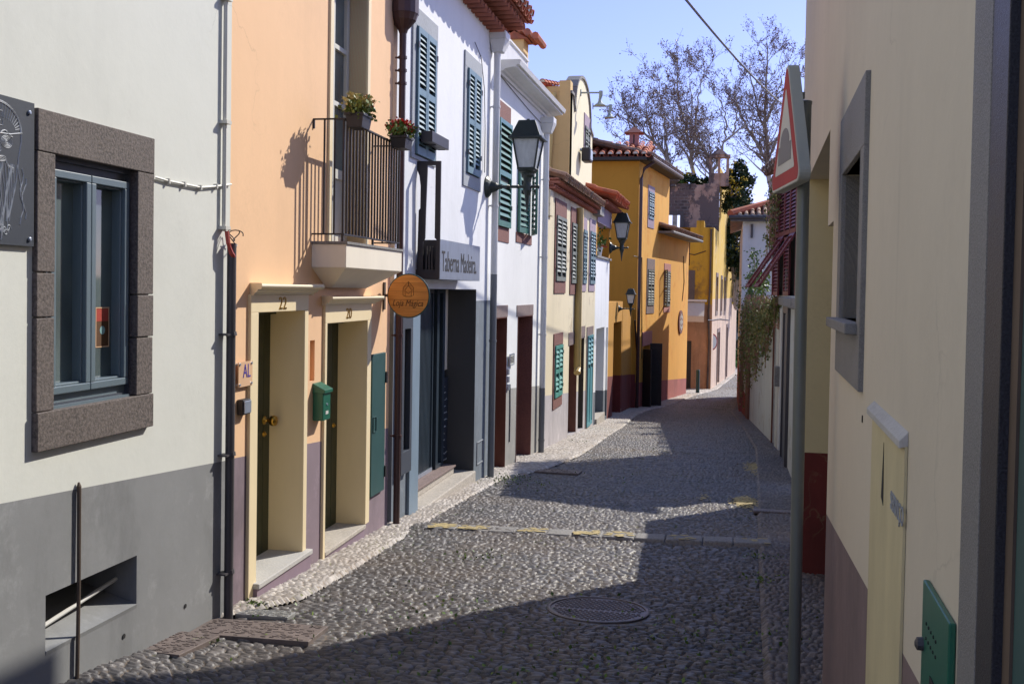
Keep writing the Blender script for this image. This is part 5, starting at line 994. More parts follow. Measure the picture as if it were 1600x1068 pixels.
# ------------------------------------------------------------------ right row
def RX(y): return .365+.025*y
RA = Plane((RX(9.45), 9.45), (RX(-3), -3.0))         # u grows towards the camera
uR = lambda y: (9.45-y)*math.sqrt(1+.025**2)
K1 = thing('town_house', (.5, 4, -.2), 'near beige house in shade with granite window and recessed yellow doorway', 'house')
gw = [uR(4.80), uR(3.72), 1.315, 2.425]         # granite surround
op = [(uR(8.27), uR(5.78), -1.2, 2.54, .9), (uR(5.78), uR(5.36), -1.2, 2.02, .9), (gw[0]+.14, gw[1]-.12, 1.55, 2.17, .16), (uR(1.86), uR(.25), -.9, 2.95, .115)]
mb = MB(); wall(mb, RA, 0, RA.len, -1.5, 4.9, op); shell(mb, RA, 0, RA.len, -1.5, 4.9, 6); mb.build('wall', 'cream_r', K1)
mb = MB(); PJ = Plane((RX(8.27), 8.27), (RX(8.27)+.95, 8.27)); PJ2 = Plane((RX(8.27)-.0, 8.262), (RX(8.27)+.95, 8.262)); mb.box(PJ2, .0, .9, -1.2, 2.54, -.006, 0); mb.build('doorway_jamb', 'jamb_r', K1)
mb = MB(); mb.box(RA, uR(8.27), uR(5.36), -1.2, 2.54, -.95, -.88); mb.build('garage_door', 'dslate', K1)
S = MB(); a, b = gw[0], gw[1]; wi_ = [gw[0]+.14, gw[1]-.12, 1.55, 2.17]
S.box(RA, a, b, wi_[3], gw[3], -.15, .018); S.box(RA, a, b, gw[2], wi_[2]-.04, -.15, .018); S.box(RA, a, wi_[0], wi_[2]-.04, wi_[3], -.15, .018); S.box(RA, wi_[1], b, wi_[2]-.04, wi_[3], -.15, .018); GWN = S.build('window', 'granite', K1, bevel=.003)
S = MB(); S.box(RA, a-.015, wi_[1]+.03, wi_[2]-.04, wi_[2], -.14, .06); S.build('sill', 'granite', GWN, bevel=.004); S = MB(); S.box(RA, wi_[0], wi_[1], wi_[2], wi_[3], -.17, -.15); S.build('blind', 'cream_r', GWN)
# meter recess with tin lid, painted over lettering
mp = [uR(3.34), uR(2.62), -1.0, 1.285]; S = MB(); S.box(RA, mp[0], mp[1], mp[2], mp[3], .001, .008); ml = S.build('panel_door', paint('dull_yellow_panel', (.56, .49, .29), .7, .1, 0, .2), K1)
S = MB(); S.hexa([RA.P(mp[0]-.03, 1.285, 0), RA.P(mp[1]+.0, 1.285, 0), RA.P(mp[1], 1.28, .022), RA.P(mp[0]-.03, 1.28, .022), RA.P(mp[0]-.03, 1.322, 0), RA.P(mp[1], 1.322, 0), RA.P(mp[1], 1.298, .022), RA.P(mp[0]-.03, 1.298, .022)]); S.build('drip_lid', 'stepgrey', ml, bevel=.002)
S = MB(); S.box(RA, mp[0]-.012, mp[0]-.004, mp[2], 1.27, .001, .006); S.build('side_joint', 'rust', ml)
S = MB(); u_, z_ = RA.px(1384, 745); S.prism(RA, [(u_-.02, z_-.06), (u_+.03, z_-.075), (u_+.012, z_+.10)], .0085, .0095); S.build('slot', 'dark', ml)
u_, z_ = RA.px(1409, 800); text('SERVIÇO', RA, u_-.02, z_, .009, .06, 'basalt_g', 'lettering', ml, wid=.24)
S = MB(); u_, z_ = RA.px(1348, 654); S.box(RA, u_-.008, u_+.008, z_-.012, z_+.012, .001, .003); S.build('hole', 'dark', K1)
gb = [uR(2.26), uR(1.965), .42, 1.06]; q = thing('letter_box', RA.P(gb[0], gb[2]), 'green metal letter box set in the near beige wall beside the granite jamb', 'mailbox'); S = MB(); S.box(RA, gb[0], gb[1], gb[2], gb[3], .001, .014); S.build('door', 'green_box', q, bevel=.003)
S = MB(); S.box(RA, gb[0]+.12, gb[0]+.19, .62, .90, .0145, .016); S.build('window', 'dark', q); S = MB(); S.box(RA, gb[0]+.235, gb[0]+.30, .66, .88, .0145, .035); S.build('latch', 'green_box', q, bevel=.003); S = MB(); S.lathe(RA.P(gb[0]+.02, .93, .014), [(.014, 0), (.013, .012), (.006, .016)], 10, ax=(-1, 0, 0)); S.build('knob', 'darkp', q)
S = MB(); [S.lathe(RA.P(gb[0]+.06+.028*i, .985+.0*i, .014), [(.004, 0), (.003, .002)], 6, ax=(-1, 0, 0)) for i in range(5)]; [S.lathe(RA.P(gb[0]+.06+.028*i, .955, .014), [(.004, 0), (.003, .002)], 6, ax=(-1, 0, 0)) for i in range(5)]; S.build('vent_hole', 'dark', q)
# granite door frame, dark inner frame, green shopfront glass
S = MB(); S.box(RA, uR(1.937), uR(1.792), -1, 3.1, -.11, .004); GD = S.build('shopfront', 'granite', K1, bevel=.002)
S = MB(); S.box(RA, uR(1.792)+.001, uR(1.677), -1, 3.1, -.11, .003); S.build('granite_reveal', 'granite_d', GD, bevel=.002)
S = MB(); S.box(RA, uR(1.677)+.001, uR(1.632), -1, 3.1, -.11, -.012); S.build('bronze_strip', 'rust', GD)
S = MB(); S.box(RA, uR(1.632)+.001, uR(1.50), -1, 3.1, -.10, -.016); S.build('green_frame', 'green_cup', GD, bevel=.003)
S = MB(); S.box(RA, uR(1.50), uR(.2), -1, 3.1, -.06, -.055); S.build('glass', glass('mirror_shop_glass', (.012, .016, .016), .02), GD)
# --- low garden wall with gateway (mostly hidden behind the near house)
K2 = thing('garden_wall', (1.0, 12, -.8), 'low white garden wall behind the near beige house', 'wall'); P2 = Plane((.98, 13.2), (.98, 10.0)); mb = MB(); mb.box(P2, 0, 3.2, -1.6, 1.72, -.25, 0); mb.build('wall', 'white_r', K2)
# --- facade with grey doors, then the maroon shuttered house above
K3 = thing('garden_wall', (.9, 17, -1), 'low white wall with a slim grey door behind the sign pole', 'wall'); P3 = Plane((.98, 19.6), (.90, 14.3)); mb = MB(); mb.box(P3, 0, P3.len, -2, 1.62, -.3, 0); mb.build('wall', 'white_r', K3)
mb = MB(); gd = [P3.px(1225, 600)[0], P3.px(1233, 600)[0]]; frame_mb(mb, P3, (gd[0], gd[1], -1.6, P3.px(1228, 470)[1]), .25, .001, .05, .2, 0); mb.build('door', 'darkp', K3); mb = MB(); mb.box(P3, gd[0]+.2, gd[1]-.1, -1.6, 1.3, .002, .02); mb.build('leaf', 'dslate', K3)
mb = MB(); zc_ = P3.px(1222, 470)[1]; mb.box(P3, -.1, P3.len, 1.45, 1.60, .0, .10); mb.box(P3, -.1, .5, 1.60, 2.1, -.35, .0); mb.build('moulding', 'kerb', K3, bevel=.02)
K4 = thing('town_house', (1.2, 18.5, -1), 'house with tall maroon louvred shutters and hanging creeper', 'house')
P4 = Plane((.84, 20.6), (1.24, 17.0)); zt_ = 3.82; zb_ = 1.62
mb = MB(); mb.box(P4, 0, P4.len, -1.5, zt_+.05, -3.5, -.06); mb.build('wall', 'white_r', K4)
nl = 6; lw_ = P4.len/nl
VW = None; mb = MB(); mb.box(P4, 0, P4.len, zt_-.02, zt_+.12, -.06, .1); mb.box(P4, -.03, .03, zb_, zt_, -.06, .05); mb.box(P4, P4.len-.03, P4.len+.05, zb_, zt_, -.06, .06); VW = mb.build('veranda_screen', 'shr', K4)
for i in range(nl):
    leaf(P4, (i*lw_+.01, (i+1)*lw_-.01, 2.72, zt_-.02), 'shr', VW, d=0, pitch=.065, mid=False)
    if i in (1, 3):        # two awning shutters propped outwards
        A = P4.P(i*lw_+.01, 2.70, .01); Bq = P4.P((i+1)*lw_-.01, 2.70, .01); mb = MB(); dv = np.array([P4.n[0]*math.sin(R_(33)), P4.n[1]*math.sin(R_(33)), -math.cos(R_(33))]); H_ = 1.12
        A_, B_v = np.array(A), np.array(Bq); nv = np.array([P4.n[0]*math.cos(R_(33)), P4.n[1]*math.cos(R_(33)), math.sin(R_(33))])
        def bar(p, q_, r_, s_, th=.03): mb.hexa([tuple(x) for x in (p, q_, r_, s_)]+[tuple(x+nv*th) for x in (p, q_, r_, s_)])
        ev = (B_v-A_)/np.linalg.norm(B_v-A_); wd_ = np.linalg.norm(B_v-A_)
        bar(A_, A_+ev*.05, A_+ev*.05+dv*H_, A_+dv*H_); bar(A_+ev*(wd_-.05), B_v, B_v+dv*H_, A_+ev*(wd_-.05)+dv*H_); bar(A_, B_v, B_v+dv*.06, A_+dv*.06); bar(A_+dv*(H_-.06), B_v+dv*(H_-.06), B_v+dv*H_, A_+dv*H_)
        for k_ in range(16):
            s0 = .09+k_*.063; p = A_+ev*.05+dv*s0; q_ = A_+ev*(wd_-.05)+dv*s0; o_ = dv*.05-nv*.02; bar(p, q_, q_+o_, p+o_, .008)
        mb.build('awning_shutter', 'shr', VW)
    else: leaf(P4, (i*lw_+.01, (i+1)*lw_-.01, zb_, 2.68), 'shr', VW, d=0, pitch=.065, mid=False)
mb = MB(); mb.box(P4, 0, P4.len, zb_, zt_, -.06, -.045); mb.build('veranda_dark', 'dark', VW)
E0 = Vector(P4.P(-.15, zt_+.16, .22)); tiles(E0, Vector(P4.P(P4.len+.15, zt_+.16, .22))-E0, (2.2, .25, .7), 16, 5, 'tileold', K4)
# --- long creeper covered garden wall
K5 = thing('garden_wall', (.7, 26, -1.7), 'aged white garden wall with brown door, draped with creeper', 'wall'); P5 = Plane((.47, 33.6), (.97, 19.62))
bdw = [P5.px(1208.5, 620)[0], P5.px(1218, 620)[0]]; bdw2 = [P5.px(1168, 600)[0], P5.px(1172, 600)[0]]
zt5 = lambda x, y: P5.px(x, y)[1]
mb = MB(); wall(mb, P5, 0, P5.len, -3, 1.38, [(bdw[0], bdw[1], -1.6, zt5(1212, 500), .2)]); shell(mb, P5, 0, P5.len, -3, 1.38, .3); mb.build('wall', 'white_r', K5)
mb = MB(); frame_mb(mb, P5, (bdw[0]-.12, bdw[1]+.02, -1.55, zt5(1212, 500)+.1), .1, 0, .03, .25, 0); D5 = mb.build('door', 'doorbr', K5); mb = MB(); mb.box(P5, bdw[0], bdw[1], -1.6, zt5(1212, 500), -.21, -.17); mb.build('leaf', 'doorbr', D5)
mb = MB(); mb.box(P5, bdw2[0], bdw2[1], -2.4, .3, .001, .06); mb.build('brown_pilaster', 'doorbr', K5); mb = MB(); mb.box(P5, .0, bdw2[0]-.1, -3, zt5(1163, 612), .001, .02); mb.build('red_dado', 'plinth', K5)
mb = MB(); u_, z_ = P5.px(1220, 585); mb.box(P5, u_-.15, u_+.1, z_-.22, z_+.15, 0, .12); mb.build('meter_box', 'kerb', K5, bevel=.01); mb = MB(); mb.box(P5, P5.len-.5, P5.len-.02, -1.3, 1.38, .001, .03); mb.build('white_jamb', 'whitepipe', K5)
# --- white house closing the view on the right
K6 = thing('town_house', (1.2, 34.5, -2), 'white house with old tiled hip roof behind the creeper wall', 'house'); P6 = Plane((.36, 34.2), (6, 34.2)); P6s = Plane((.36, 44), (.36, 34.2))
mb = MB(); mb.box(P6, 0, 5, -3.5, 4.02, -9.5, 0); mb.build('wall', 'whiteh', K6)
tiles((-.05, 33.85, 4.12), (6.0, 0, 0), (0, 2.9, 1.05), 30, 7, 'tileold', K6, clip=lambda c: c.x+.05 > (c.y-33.85)*.98)
mb = MB(); mb.add([(-.05, 33.9, 4.08), (2.8, 36.7, 5.1), (2.8, 43, 5.1), (-.05, 43, 4.08)], [(0, 3, 2, 1)]); mb.add([(2.8, 36.7, 5.1), (6, 36.7, 5.1), (6, 43, 5.1), (2.8, 43, 5.1)], [(0, 1, 2, 3)]); mb.build('side_roof', 'tileold', K6)
mb = MB(); mb.tube([(-.1, 33.75, 4.10), (6, 33.75, 4.10)], .06, 8); mb.box(P6, -.4, 5, 3.98, 4.06, 0, .38); mb.build('gutter', 'darkp', K6)
hp_ = MB(); hp_.tube([(-.05, 33.8, 4.2), (1.4, 35.3, 4.72), (2.85, 36.75, 5.22)], .13, 8); hp_.build('hip_tiles', 'tiler', K6)
mb = MB(); x_ = P6.px(1169, 452); mb.tube([P6.P(P6.px(1172, 452)[0], 1.4, .06), P6.P(P6.px(1172, 452)[0], 2.2, .06)], .035, 6); mb.tube([P6.P(P6.px(1175, 445)[0], 1.4, .06), P6.P(P6.px(1175, 445)[0], 2.3, .06)], .035, 6); mb.tube([P6.P(P6.px(1175, 350)[0], 3.9, .05), P6.P(P6.px(1175, 350)[0], 3.45, .05)], .04, 6); mb.build('vent_pipe', 'darkp', K6)
# creepers
def creeper(name, pl, u0, u1, ztop, drop, label, seed, n, depth=.35, size=.075, prof=None):
    q = thing(name, pl.P((u0+u1)/2, ztop), label, 'creeper'); rs = random.Random(seed); st_ = MB(); lf = MB()
    for i in range(int((u1-u0)*26)):
        u = rs.uniform(u0, u1); L__ = drop*(prof((u-u0)/(u1-u0)) if prof else 1)*rs.uniform(.45, 1.05); d = rs.uniform(.05, depth); pts = []; z = ztop+rs.uniform(-.05, .18)
        for k_ in range(8): pts.append(pl.P(u+rs.gauss(0, .03), z-L__*k_/7, d*(1-math.exp(-k_*1.2))+.02)); 
        st_.tube(pts, .006, 3, cap=False)
        for _ in range(n):
            t = rs.random()**.8; leaves_mb(lf, pl.P(u+rs.gauss(0, .06), z-L__*t, d*(1-math.exp(-t*8))+rs.gauss(0, .05)+.02), (.01, .01, .02), 1, size, rs=rs, droop=1.2)
    st_.build('stems', 'stem', q); lf.build('leaves', 'leafv', q); return q
uv0, uv1 = P5.px(1166, 450)[0], P5.px(1222, 450)[0]
creeper('hanging_creeper', P5, uv0, uv1, 1.45, 1.75, 'brown and green creeper hanging over the long white garden wall', 4, 22, depth=.14, size=.065, prof=lambda t: 1.75-1.45*t+.25*math.sin(t*25))
creeper('hanging_creeper', P4, -.25, .75, 3.85, 1.6, 'thin creeper trailing beside the maroon shutters under the tiled eave', 8, 26, .12, .06)
q = thing('climbing_shrub', (.5, 30, 1), 'leafy sprigs rising above the creeper in front of the white house', 'shrub'); mb = MB(); ml_ = MB(); rs = random.Random(3)
for (x_, y0_, y1_) in ((1184, 440, 392), (1178, 450, 430), (1190, 445, 425), (1170, 455, 440), (1200, 440, 425), (1165, 470, 455)):
    u_, z0_ = P5.px(x_, y0_, -.2); z1_ = P5.px(x_, y1_, -.2)[1]; p0 = Vector(P5.P(u_, z0_-.5, -.1)); p1 = Vector(P5.P(u_+rs.uniform(-.2, .2), z1_, -.1)); mb.tube([p0, (p0+p1)/2+Vector((rs.uniform(-.05, .05), 0, 0)), p1], [.015, .01, .004], 4)
    for t in np.linspace(.3, 1, 26): c = p0.lerp(p1, t); leaves_mb(ml_, c, (.09, .12, .05), 9, .085, rs=rs)
mb.build('stems', 'stem', q); ml_.build('leaves', 'leafg', q)
# ------------------------------------------------------------------ street lamps
def lantern(name, pl, u, z, reach, s, label, side=1, kind='six'):
    """lantern on a wall bracket: wall rose at (u,z), lantern axis 'reach' out from the wall"""
    q = thing(name, pl.P(u, z), label, 'street lamp', 'wall mounted street lamps'); ax = tuple(list(pl.n)+[0])
    mb = MB(); mb.lathe(pl.P(u, z, 0), [(.145*s, 0), (.15*s, .02*s), (.12*s, .05*s), (.085*s, .07*s), (.06*s, .14*s), (.035*s, .17*s), (.03*s, .22*s)], 16, ax=ax)
    mb.tube([pl.P(u, z, .2*s), pl.P(u, z, reach+.16*s)], .020*s, 8); [mb.lathe(pl.P(u, z, d), [(.02*s, 0), (.032*s, .012*s), (.02*s, .025*s)], 10, ax=ax) for d in (.30*s, .5*reach, reach-.14*s, reach+.14*s)]; mb.build('bracket', 'lampm', q)
    o = pl.P(u, z, reach); mb = MB(); mb.lathe((o[0], o[1], z-.34*s), [(.006*s, 0), (.02*s, .10*s), (.035*s, .22*s), (.060*s, .29*s), (.055*s, .36*s), (.05*s, .40*s), (.06*s, .46*s), (.085*s, .49*s), (.09*s, .52*s), (.13*s, .54*s)], 14); mb.build('stem', 'lampm', q)
    zb = z+.235*s; zt = zb+.40*s; rb, rt = .155*s, .250*s
    C_ = lambda r, zz, k: (o[0]+r*math.cos(math.pi/4+k*math.pi/2), o[1]+r*math.sin(math.pi/4+k*math.pi/2), zz)
    mb = MB(); [mb.tube([C_(rb, zb, k), C_(rt, zt, k)], .014*s, 5) for k in range(4)]; [mb.tube([C_(rb, zb, k), C_(rb, zb, k+1)], .016*s, 5) for k in range(4)]; [mb.tube([C_(rt, zt, k), C_(rt, zt, k+1)], .016*s, 5) for k in range(4)]
    mb.add([C_(rb*1.0, zb, k) for k in range(4)]+[C_(rb*.9, zb-.04*s, k) for k in range(4)], [(0, 1, 2, 3), (7, 6, 5, 4)]+[(k, (k+1) % 4, 4+(k+1) % 4, 4+k) for k in range(4)]); mb.build('lantern_frame', 'lampm', q)
    mb = MB(); mb.add([C_(rb*.93, zb, k) for k in range(4)]+[C_(rt*.95, zt, k) for k in range(4)], [(k, (k+1) % 4, 4+(k+1) % 4, 4+k) for k in range(4)]+[(3, 2, 1, 0)]); mb.build('glass', 'frost', q)
    mb = MB(); zz = zt; lv = [(.325, -.01), (.325, .015), (.28, .03), (.165, .235), (.155, .245), (.03, .25), (.025, .275)]; vs = [C_(r*s, zt+h*s, k) for r, h in lv for k in range(4)]
    mb.add(vs, [(j*4+k, j*4+(k+1) % 4, (j+1)*4+(k+1) % 4, (j+1)*4+k) for j in range(len(lv)-1) for k in range(4)]+[(3, 2, 1, 0), tuple((len(lv)-1)*4+k for k in range(4))]); mb.build('hood', 'lampm', q, bevel=.004*s)
lb = LC.px(760, 292); PLr = Plane((-3.15, 9.4+lb[0]), (3, 9.4+lb[0])); reach = PLr.px(823, 300)[0]
lantern('street_lamp', LC, lb[0], lb[1], reach, .96, 'large black lantern on a wall bracket beside the white drainpipe')
ub, zb2 = LD.px(951, 388); ub = v3-.02; PLr = Plane((-3.15, 14+ub), (3, 14+ub)); reach = PLr.px(971.5, 388)[0]; zz = PLr.px(960, 387)[1]
lantern('street_lamp', LD, ub, zz, reach, 1.04, 'black lantern on a bracket at the corner of the narrow white house')
ub = 29.6-14; PLr = Plane((-3.15, 14+ub), (3, 14+ub)); zz = PLr.px(965, 482)[1]; reach = PLr.px(977.5, 482)[0]
lantern('street_lamp', LD, ub, zz, max(.35, reach), .66, 'smallest lantern, on the low mustard wall by the courtyard doorway')
# ------------------------------------------------------------------ speed bump sign on its pole
q = thing('warning_sign', (.33, 5.0, gz(5.0)), 'triangular red bordered speed bump sign on a grey pole', 'sign')
pb_ = CP+ray(1240, 1060)*1.0; yp = 4.95
def aty(x, y, Y): r = ray(x, y); t = (Y-CP[1])/r[1]; return CP+r*t
p0 = aty(1241, 1060, yp); p1 = aty(1255, 300, yp); top = aty(1258.5, 160, yp)
px0, px1 = (p0[0]+p1[0])/2, p1[0]
mb = MB(); mb.tube([(p0[0], yp, gz(yp)-.2), (p1[0], yp, p1[2]), (top[0], yp, top[2])], .0285, 20); mb.lathe((top[0], yp, top[2]), [(.031, -.01), (.031, .004), (.02, .008)], 16); mb.build('pole', 'gp', q, smooth=False)
# sign plane is turned well away from the camera: left edge further forward in the street
sl_ = aty(1213, 295, 4.6); sr_ = aty(1259, 268, 0)
cxs = p1[0]; tx = aty(1244, 103, yp-.06)
L0 = aty(1212, 303, yp-.06)
# find heading so the face spans 1213..1262 px with side 0.70 m
best = None
for dg in range(5, 88):
    a = R_(dg); hx_, hy_ = math.cos(a), math.sin(a)      # direction of the base edge (left -> right), right end nearer or further
    for sg in (1, -1):
        Lp = np.array([L0[0], L0[1]]); Rp = Lp+.70*np.array([hx_, sg*hy_])
        d = np.array([Rp[0], Rp[1], L0[2]])-CP; f = d@CF; X_ = 800+1600*(d@CR)/f; Y_ = 494-1600*(d@CU)/f
        e = abs(X_-1264)+abs(Y_-276)
        if best is None or e < best[0]: best = (e, dg, sg, X_, Y_)
a = R_(best[1]); dr_ = np.array([math.cos(a), best[2]*math.sin(a)]); print('SIGN', best)
cen = np.array([px1, yp]); 
B0 = cen-dr_*.35; fwd = np.array([dr_[1], -dr_[0]]); 
if fwd[1] > 0: fwd = -fwd
B0 = B0+fwd*.085
PSg = Plane(tuple(B0), tuple(B0+dr_*.7)); zb_ = PSg.px(1213, 300)[1]; 
def tri(r, cr, n=6, s=.70):
    h = s*math.sqrt(3)/2; c = (s/2, h/3); pts = []
    for k, (vx, vz) in enumerate(((0, 0), (s, 0), (s/2, h))):
        dx, dz = c[0]-vx, c[1]-vz; l = math.hypot(dx, dz); ins = r*2+cr*2; cx, cz = vx+dx/l*ins, vz+dz/l*ins
        a0 = [-150, -30, 90][k]
        for i in range(n+1): t = R_(a0-60+120*i/n); pts.append((cx+cr*math.cos(t), cz+cr*math.sin(t)))
    return [(u, zb_+z) for u, z in pts]
nd = 1 if (PSg.n @ fwd) > 0 else -1
mb = MB(); mb.prism(PSg, tri(0, .04), -.05*nd, 0); mb.build('back_tray', 'signback', q, bevel=.003)
mb = MB(); mb.prism(PSg, tri(.004, .038), .0006*nd, .0016*nd); mb.build('white_edge', 'signw', q); mb = MB(); mb.prism(PSg, tri(.012, .034), .002*nd, .003*nd); mb.build('red_border', 'red', q); mb = MB(); mb.prism(PSg, tri(.072, .008), .0035*nd, .0045*nd); mb.build('white_field', 'signw', q)
pts = [(.20, .115), (.50, .115), (.50, .20), (.455, .20)]+[(.35+.105*math.cos(t)*1.0, .20+.075*math.sin(t)) for t in np.linspace(0, math.pi, 12)]+[(.245, .20), (.20, .20)]
mb = MB(); mb.prism(PSg, [(u, zb_+z) for u, z in pts], .005*nd, .006*nd); mb.build('bump_symbol', 'signd', q)
mb = MB(); [mb.box(PSg, .28, .42, zb_+z, zb_+z+.03, -.068*nd, -.05*nd) for z in (.12, .40)]; mb.build('clamp', 'gp', q)
# overhead wire
a_ = aty(1060, -20, 14); b_ = aty(1180, 112, 30); c_ = aty(1270, 185, 42)
mb = MB(); P0, P1 = Vector(aty(1040, -40, 12)), Vector(aty(1275, 188, 44)); pts = []
for i in range(25): t = i/24; v = P0.lerp(P1, t); v.z -= 1.2*4*t*(1-t)*.35; pts.append(v)
mb.tube(pts, .018, 5); tag(mb.build('overhead_cable', 'blackm', None, tuple(P0)), 'black cable strung across the sky over the street', 'cable')
# ------------------------------------------------------------------ plane trees behind the street
def bare_tree(name, Y, base_px, limbs, seed, label, r0=.30, dens=1.0):
    """plane tree: limbs follow given outlines at distance Y, each spread in depth, and carry random side branches, twigs and dry leaves"""
    b0 = aty(base_px[0], base_px[1], Y); base = (b0[0], Y, -4.9); q = thing(name, base, label, 'tree', 'plane trees behind the houses')
    rs = random.Random(seed); big = MB(); sm = MB(); lf = MB()
    def shoot(p, d, ln, r, lv):
        n = 4; pts = [p]; rad = [r]; dd = d.copy()
        for i in range(n): dd = (dd+Vector((rs.gauss(0, .16), rs.gauss(0, .16), rs.gauss(0, .10)+.05))).normalized(); pts.append(pts[-1]+dd*ln/n); rad.append(max(.011, r*(1-.7*(i+1)/n)))
        sm.tube(pts, rad, 4 if lv < 2 else 3, cap=False)
        if lv >= 1:
            for _ in range(2):
                if rs.random() < .75: leaves_mb(lf, pts[rs.randint(1, n)], (.10, .10, .10), rs.choice((1, 1, 2)), .13, rs=rs, droop=.6)
        if lv >= 3: return
        for _ in range((3, 3, 2)[lv]):
            i = rs.randint(1, n); b = Vector((rs.gauss(0, 1), rs.gauss(0, 1), rs.gauss(0, .7))).normalized(); nd_ = (dd*.9+b*.85+Vector((0, 0, .15))).normalized(); shoot(pts[i], nd_, ln*rs.uniform(.45, .68), max(.012, rad[i]*.6), lv+1)
    tr = Vector(base)
    for li, (r1, pts_) in enumerate(limbs):
        dep = rs.uniform(-2.2, 2.2) if li else 0; P = []
        for k, (x, y) in enumerate(pts_): P.append(Vector(aty(x, y, Y+dep*k/(len(pts_)-1))))
        Q = []
        for a, b in zip(P, P[1:]):
            for t in (0, .25, .5, .75): Q.append(a.lerp(b, t)+Vector((rs.gauss(0, .07), rs.gauss(0, .07), 0)))
        Q.append(P[-1]); m = len(Q)
        if li == 0: Q = [tr]+Q; m += 1
        rad = [max(.02, .75*r1*(1-.85*(i/(m-1))**.9)) for i in range(m)]; big.tube(Q, rad, 7, cap=False)
        tot = sum((b-a).length for a, b in zip(Q, Q[1:]))
        for _ in range(int(tot*1.6*dens)):
            f = rs.uniform(.22 if li == 0 else .10, 1.0); i = min(m-2, int(f*(m-1))); p = Q[i].lerp(Q[i+1], rs.random()); d = (Q[i+1]-Q[i]).normalized()
            b = Vector((rs.gauss(0, 1), rs.gauss(0, 1), rs.gauss(.1, .5))).normalized(); shoot(p, (d*.7+b+Vector((0, 0, .25))).normalized(), rs.uniform(1.1, 2.9)*(1.15-.45*f), max(.02, rad[i]*.42), 0)
    big.build('trunk', 'bark', q); sm.build('twigs', 'twig', q); lf.build('leaves', 'leafb', q); return q
# TREES
bare_tree('plane_tree', 78, (1056, 300), [(.26, [(1054, 300), (1050, 275), (1040, 245), (1022, 222), (1000, 205), (982, 188), (972, 160)]), (.16, [(1050, 275), (1043, 240), (1040, 205), (1032, 170), (1030, 135), (1033, 118)]), (.12, [(1022, 222), (1012, 190), (1008, 160), (1003, 145)]), (.10, [(1030, 232), (1000, 232), (975, 222), (958, 205)])], 21, 'leftmost bare plane tree with brown leaves above the ochre roofs')
bare_tree('plane_tree', 84, (1092, 300), [(.28, [(1088, 300), (1083, 275), (1080, 240), (1072, 205), (1062, 170), (1058, 135), (1060, 90)]), (.15, [(1080, 240), (1088, 200), (1090, 160), (1096, 125), (1104, 100)]), (.13, [(1083, 262), (1068, 235), (1056, 205), (1050, 170), (1044, 150)]), (.10, [(1072, 205), (1082, 170), (1078, 130), (1080, 110)])], 5, 'tall bare plane tree with slim forked trunk behind the blackened wall')
bare_tree('plane_tree', 80, (1115, 300), [(.26, [(1114, 300), (1112, 272), (1104, 242), (1092, 222), (1080, 205)]), (.20, [(1113, 274), (1122, 250), (1132, 222), (1150, 205), (1166, 195), (1178, 180)]), (.12, [(1132, 222), (1135, 190), (1128, 165), (1122, 145)]), (.10, [(1145, 208), (1152, 180), (1150, 150)])], 13, 'bare plane tree forking in a wide V beside the ruined chimney')
bare_tree('plane_tree', 82, (1207, 310), [(.34, [(1208, 315), (1203, 285), (1199, 250), (1198, 215), (1196, 170), (1198, 120), (1199, 72)]), (.20, [(1199, 252), (1186, 228), (1170, 205), (1158, 180), (1148, 155), (1146, 130)]), (.20, [(1199, 250), (1212, 222), (1228, 205), (1244, 185), (1256, 150), (1262, 115)]), (.14, [(1198, 215), (1186, 180), (1176, 145), (1170, 110), (1176, 88)]), (.14, [(1197, 190), (1212, 155), (1222, 120), (1220, 88)]), (.12, [(1203, 285), (1225, 268), (1240, 250), (1262, 235)]), (.10, [(1186, 228), (1170, 235), (1155, 228)])], 34, 'tallest bare plane tree, behind the white house with the hip roof', dens=1.05)
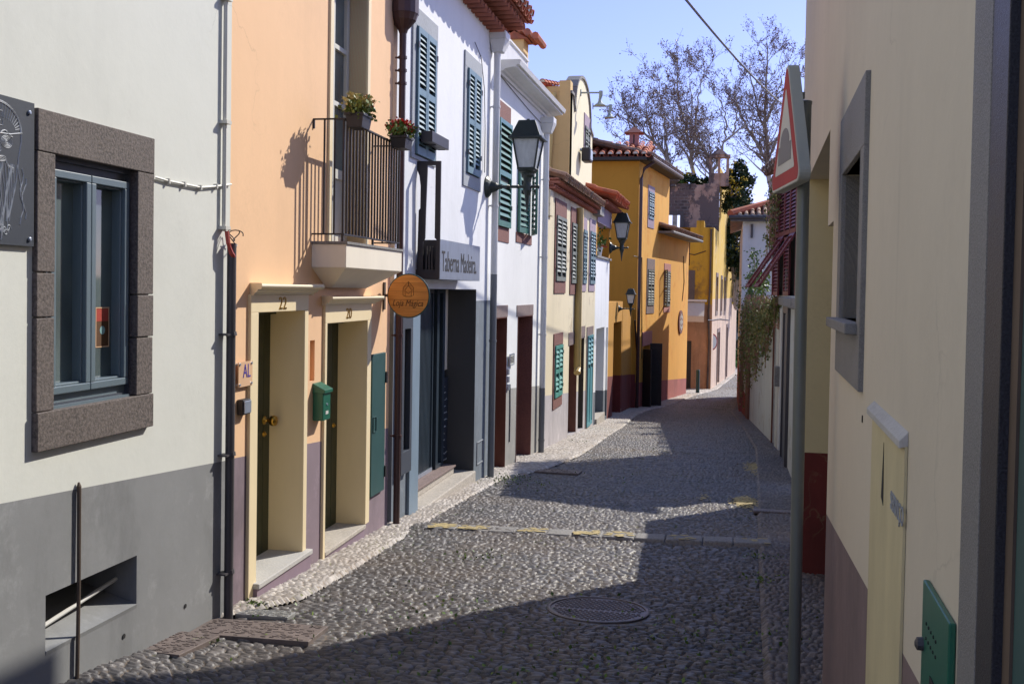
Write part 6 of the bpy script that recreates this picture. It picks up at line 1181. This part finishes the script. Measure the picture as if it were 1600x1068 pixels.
def bush(name, c, sp, n, size, label, cat, mt='leafd', fl=0, seed=1, trunk=True):
    q = thing(name, (c[0], c[1], c[2]-sp[2]*1.5), label, cat); rs = random.Random(seed); mb = MB()
    for _ in range(max(4, n//160)):
        cc = (c[0]+rs.gauss(0, sp[0]), c[1]+rs.gauss(0, sp[1]), c[2]+rs.gauss(0, sp[2])); leaves_mb(mb, cc, (sp[0]*.28, sp[1]*.28, sp[2]*.22), 160, size, rs=rs)
    mb.build('foliage', mt, q)
    if fl: mb = MB(); [leaves_mb(mb, (c[0]+rs.gauss(0, sp[0]), c[1]-abs(rs.gauss(0, sp[1])), c[2]+rs.gauss(0, sp[2])), (.06, .06, .06), 7, .13, rs=rs) for _ in range(fl)]; mb.build('flowers', 'fly', q)
    if trunk: mb = MB(); [mb.tube([(c[0], c[1], c[2]-sp[2]*3), (c[0]+sp[0]*a, c[1], c[2]-sp[2]*.3), (c[0]+sp[0]*a*1.8, c[1], c[2]+sp[2]*.8)], [size*.6, size*.35, size*.12], 6) for a in (-.7, 0, .7)]; mb.build('trunk', 'bark', q)
    return q
def at3(x, y, Y): return tuple(aty(x, y, Y))
bush('flowering_vine', at3(1150, 292, 53), (.33, .5, .65), 4200, .17, 'evergreen vine with yellow flowers beside the ruined chimney', 'vine', fl=40, seed=2)
bush('flowering_vine', at3(1152, 375, 60), (.5, .8, 1.3), 5200, .22, 'evergreen mass hanging down between the corner building and white house', 'vine', fl=26, seed=3)
bush('garden_shrub', at3(1152, 450, 66), (.8, .8, .45), 2600, .22, 'dark shrub at eye level at the end of the street', 'shrub', seed=4)
bush('roof_shrub', at3(1094, 284, 53), (.55, .4, .16), 1900, .17, 'low green shrub growing on top of the blackened wall', 'shrub', seed=5, trunk=False)
bush('roof_shrub', at3(1060, 280, 53), (.28, .3, .28), 900, .15, 'clump of yellow flowers on top of the blackened wall', 'shrub', 'leafg', 42, 6, trunk=False)
bush('park_shrub', at3(1151, 555, 82), (.35, .8, .35), 1500, .16, 'bright green plant at the edge of the lawn', 'shrub', 'leafg', 0, 7, trunk=False)
bush('park_tree', at3(1150, 470, 98), (3.0, 2, 1.2), 5200, .35, 'dark evergreen tree beyond the lawn', 'tree', seed=9)
q = thing('roof_urn', at3(1052, 285, 51.7), 'dark stone urn on top of the blackened wall', 'urn'); p = at3(1052, 291, 51.7); mb = MB(); mb.lathe(p, [(.15, 0), (.1, .1), (.3, .25), (.33, .42), (.2, .5)], 12); mb.build('body', 'basalt', q)
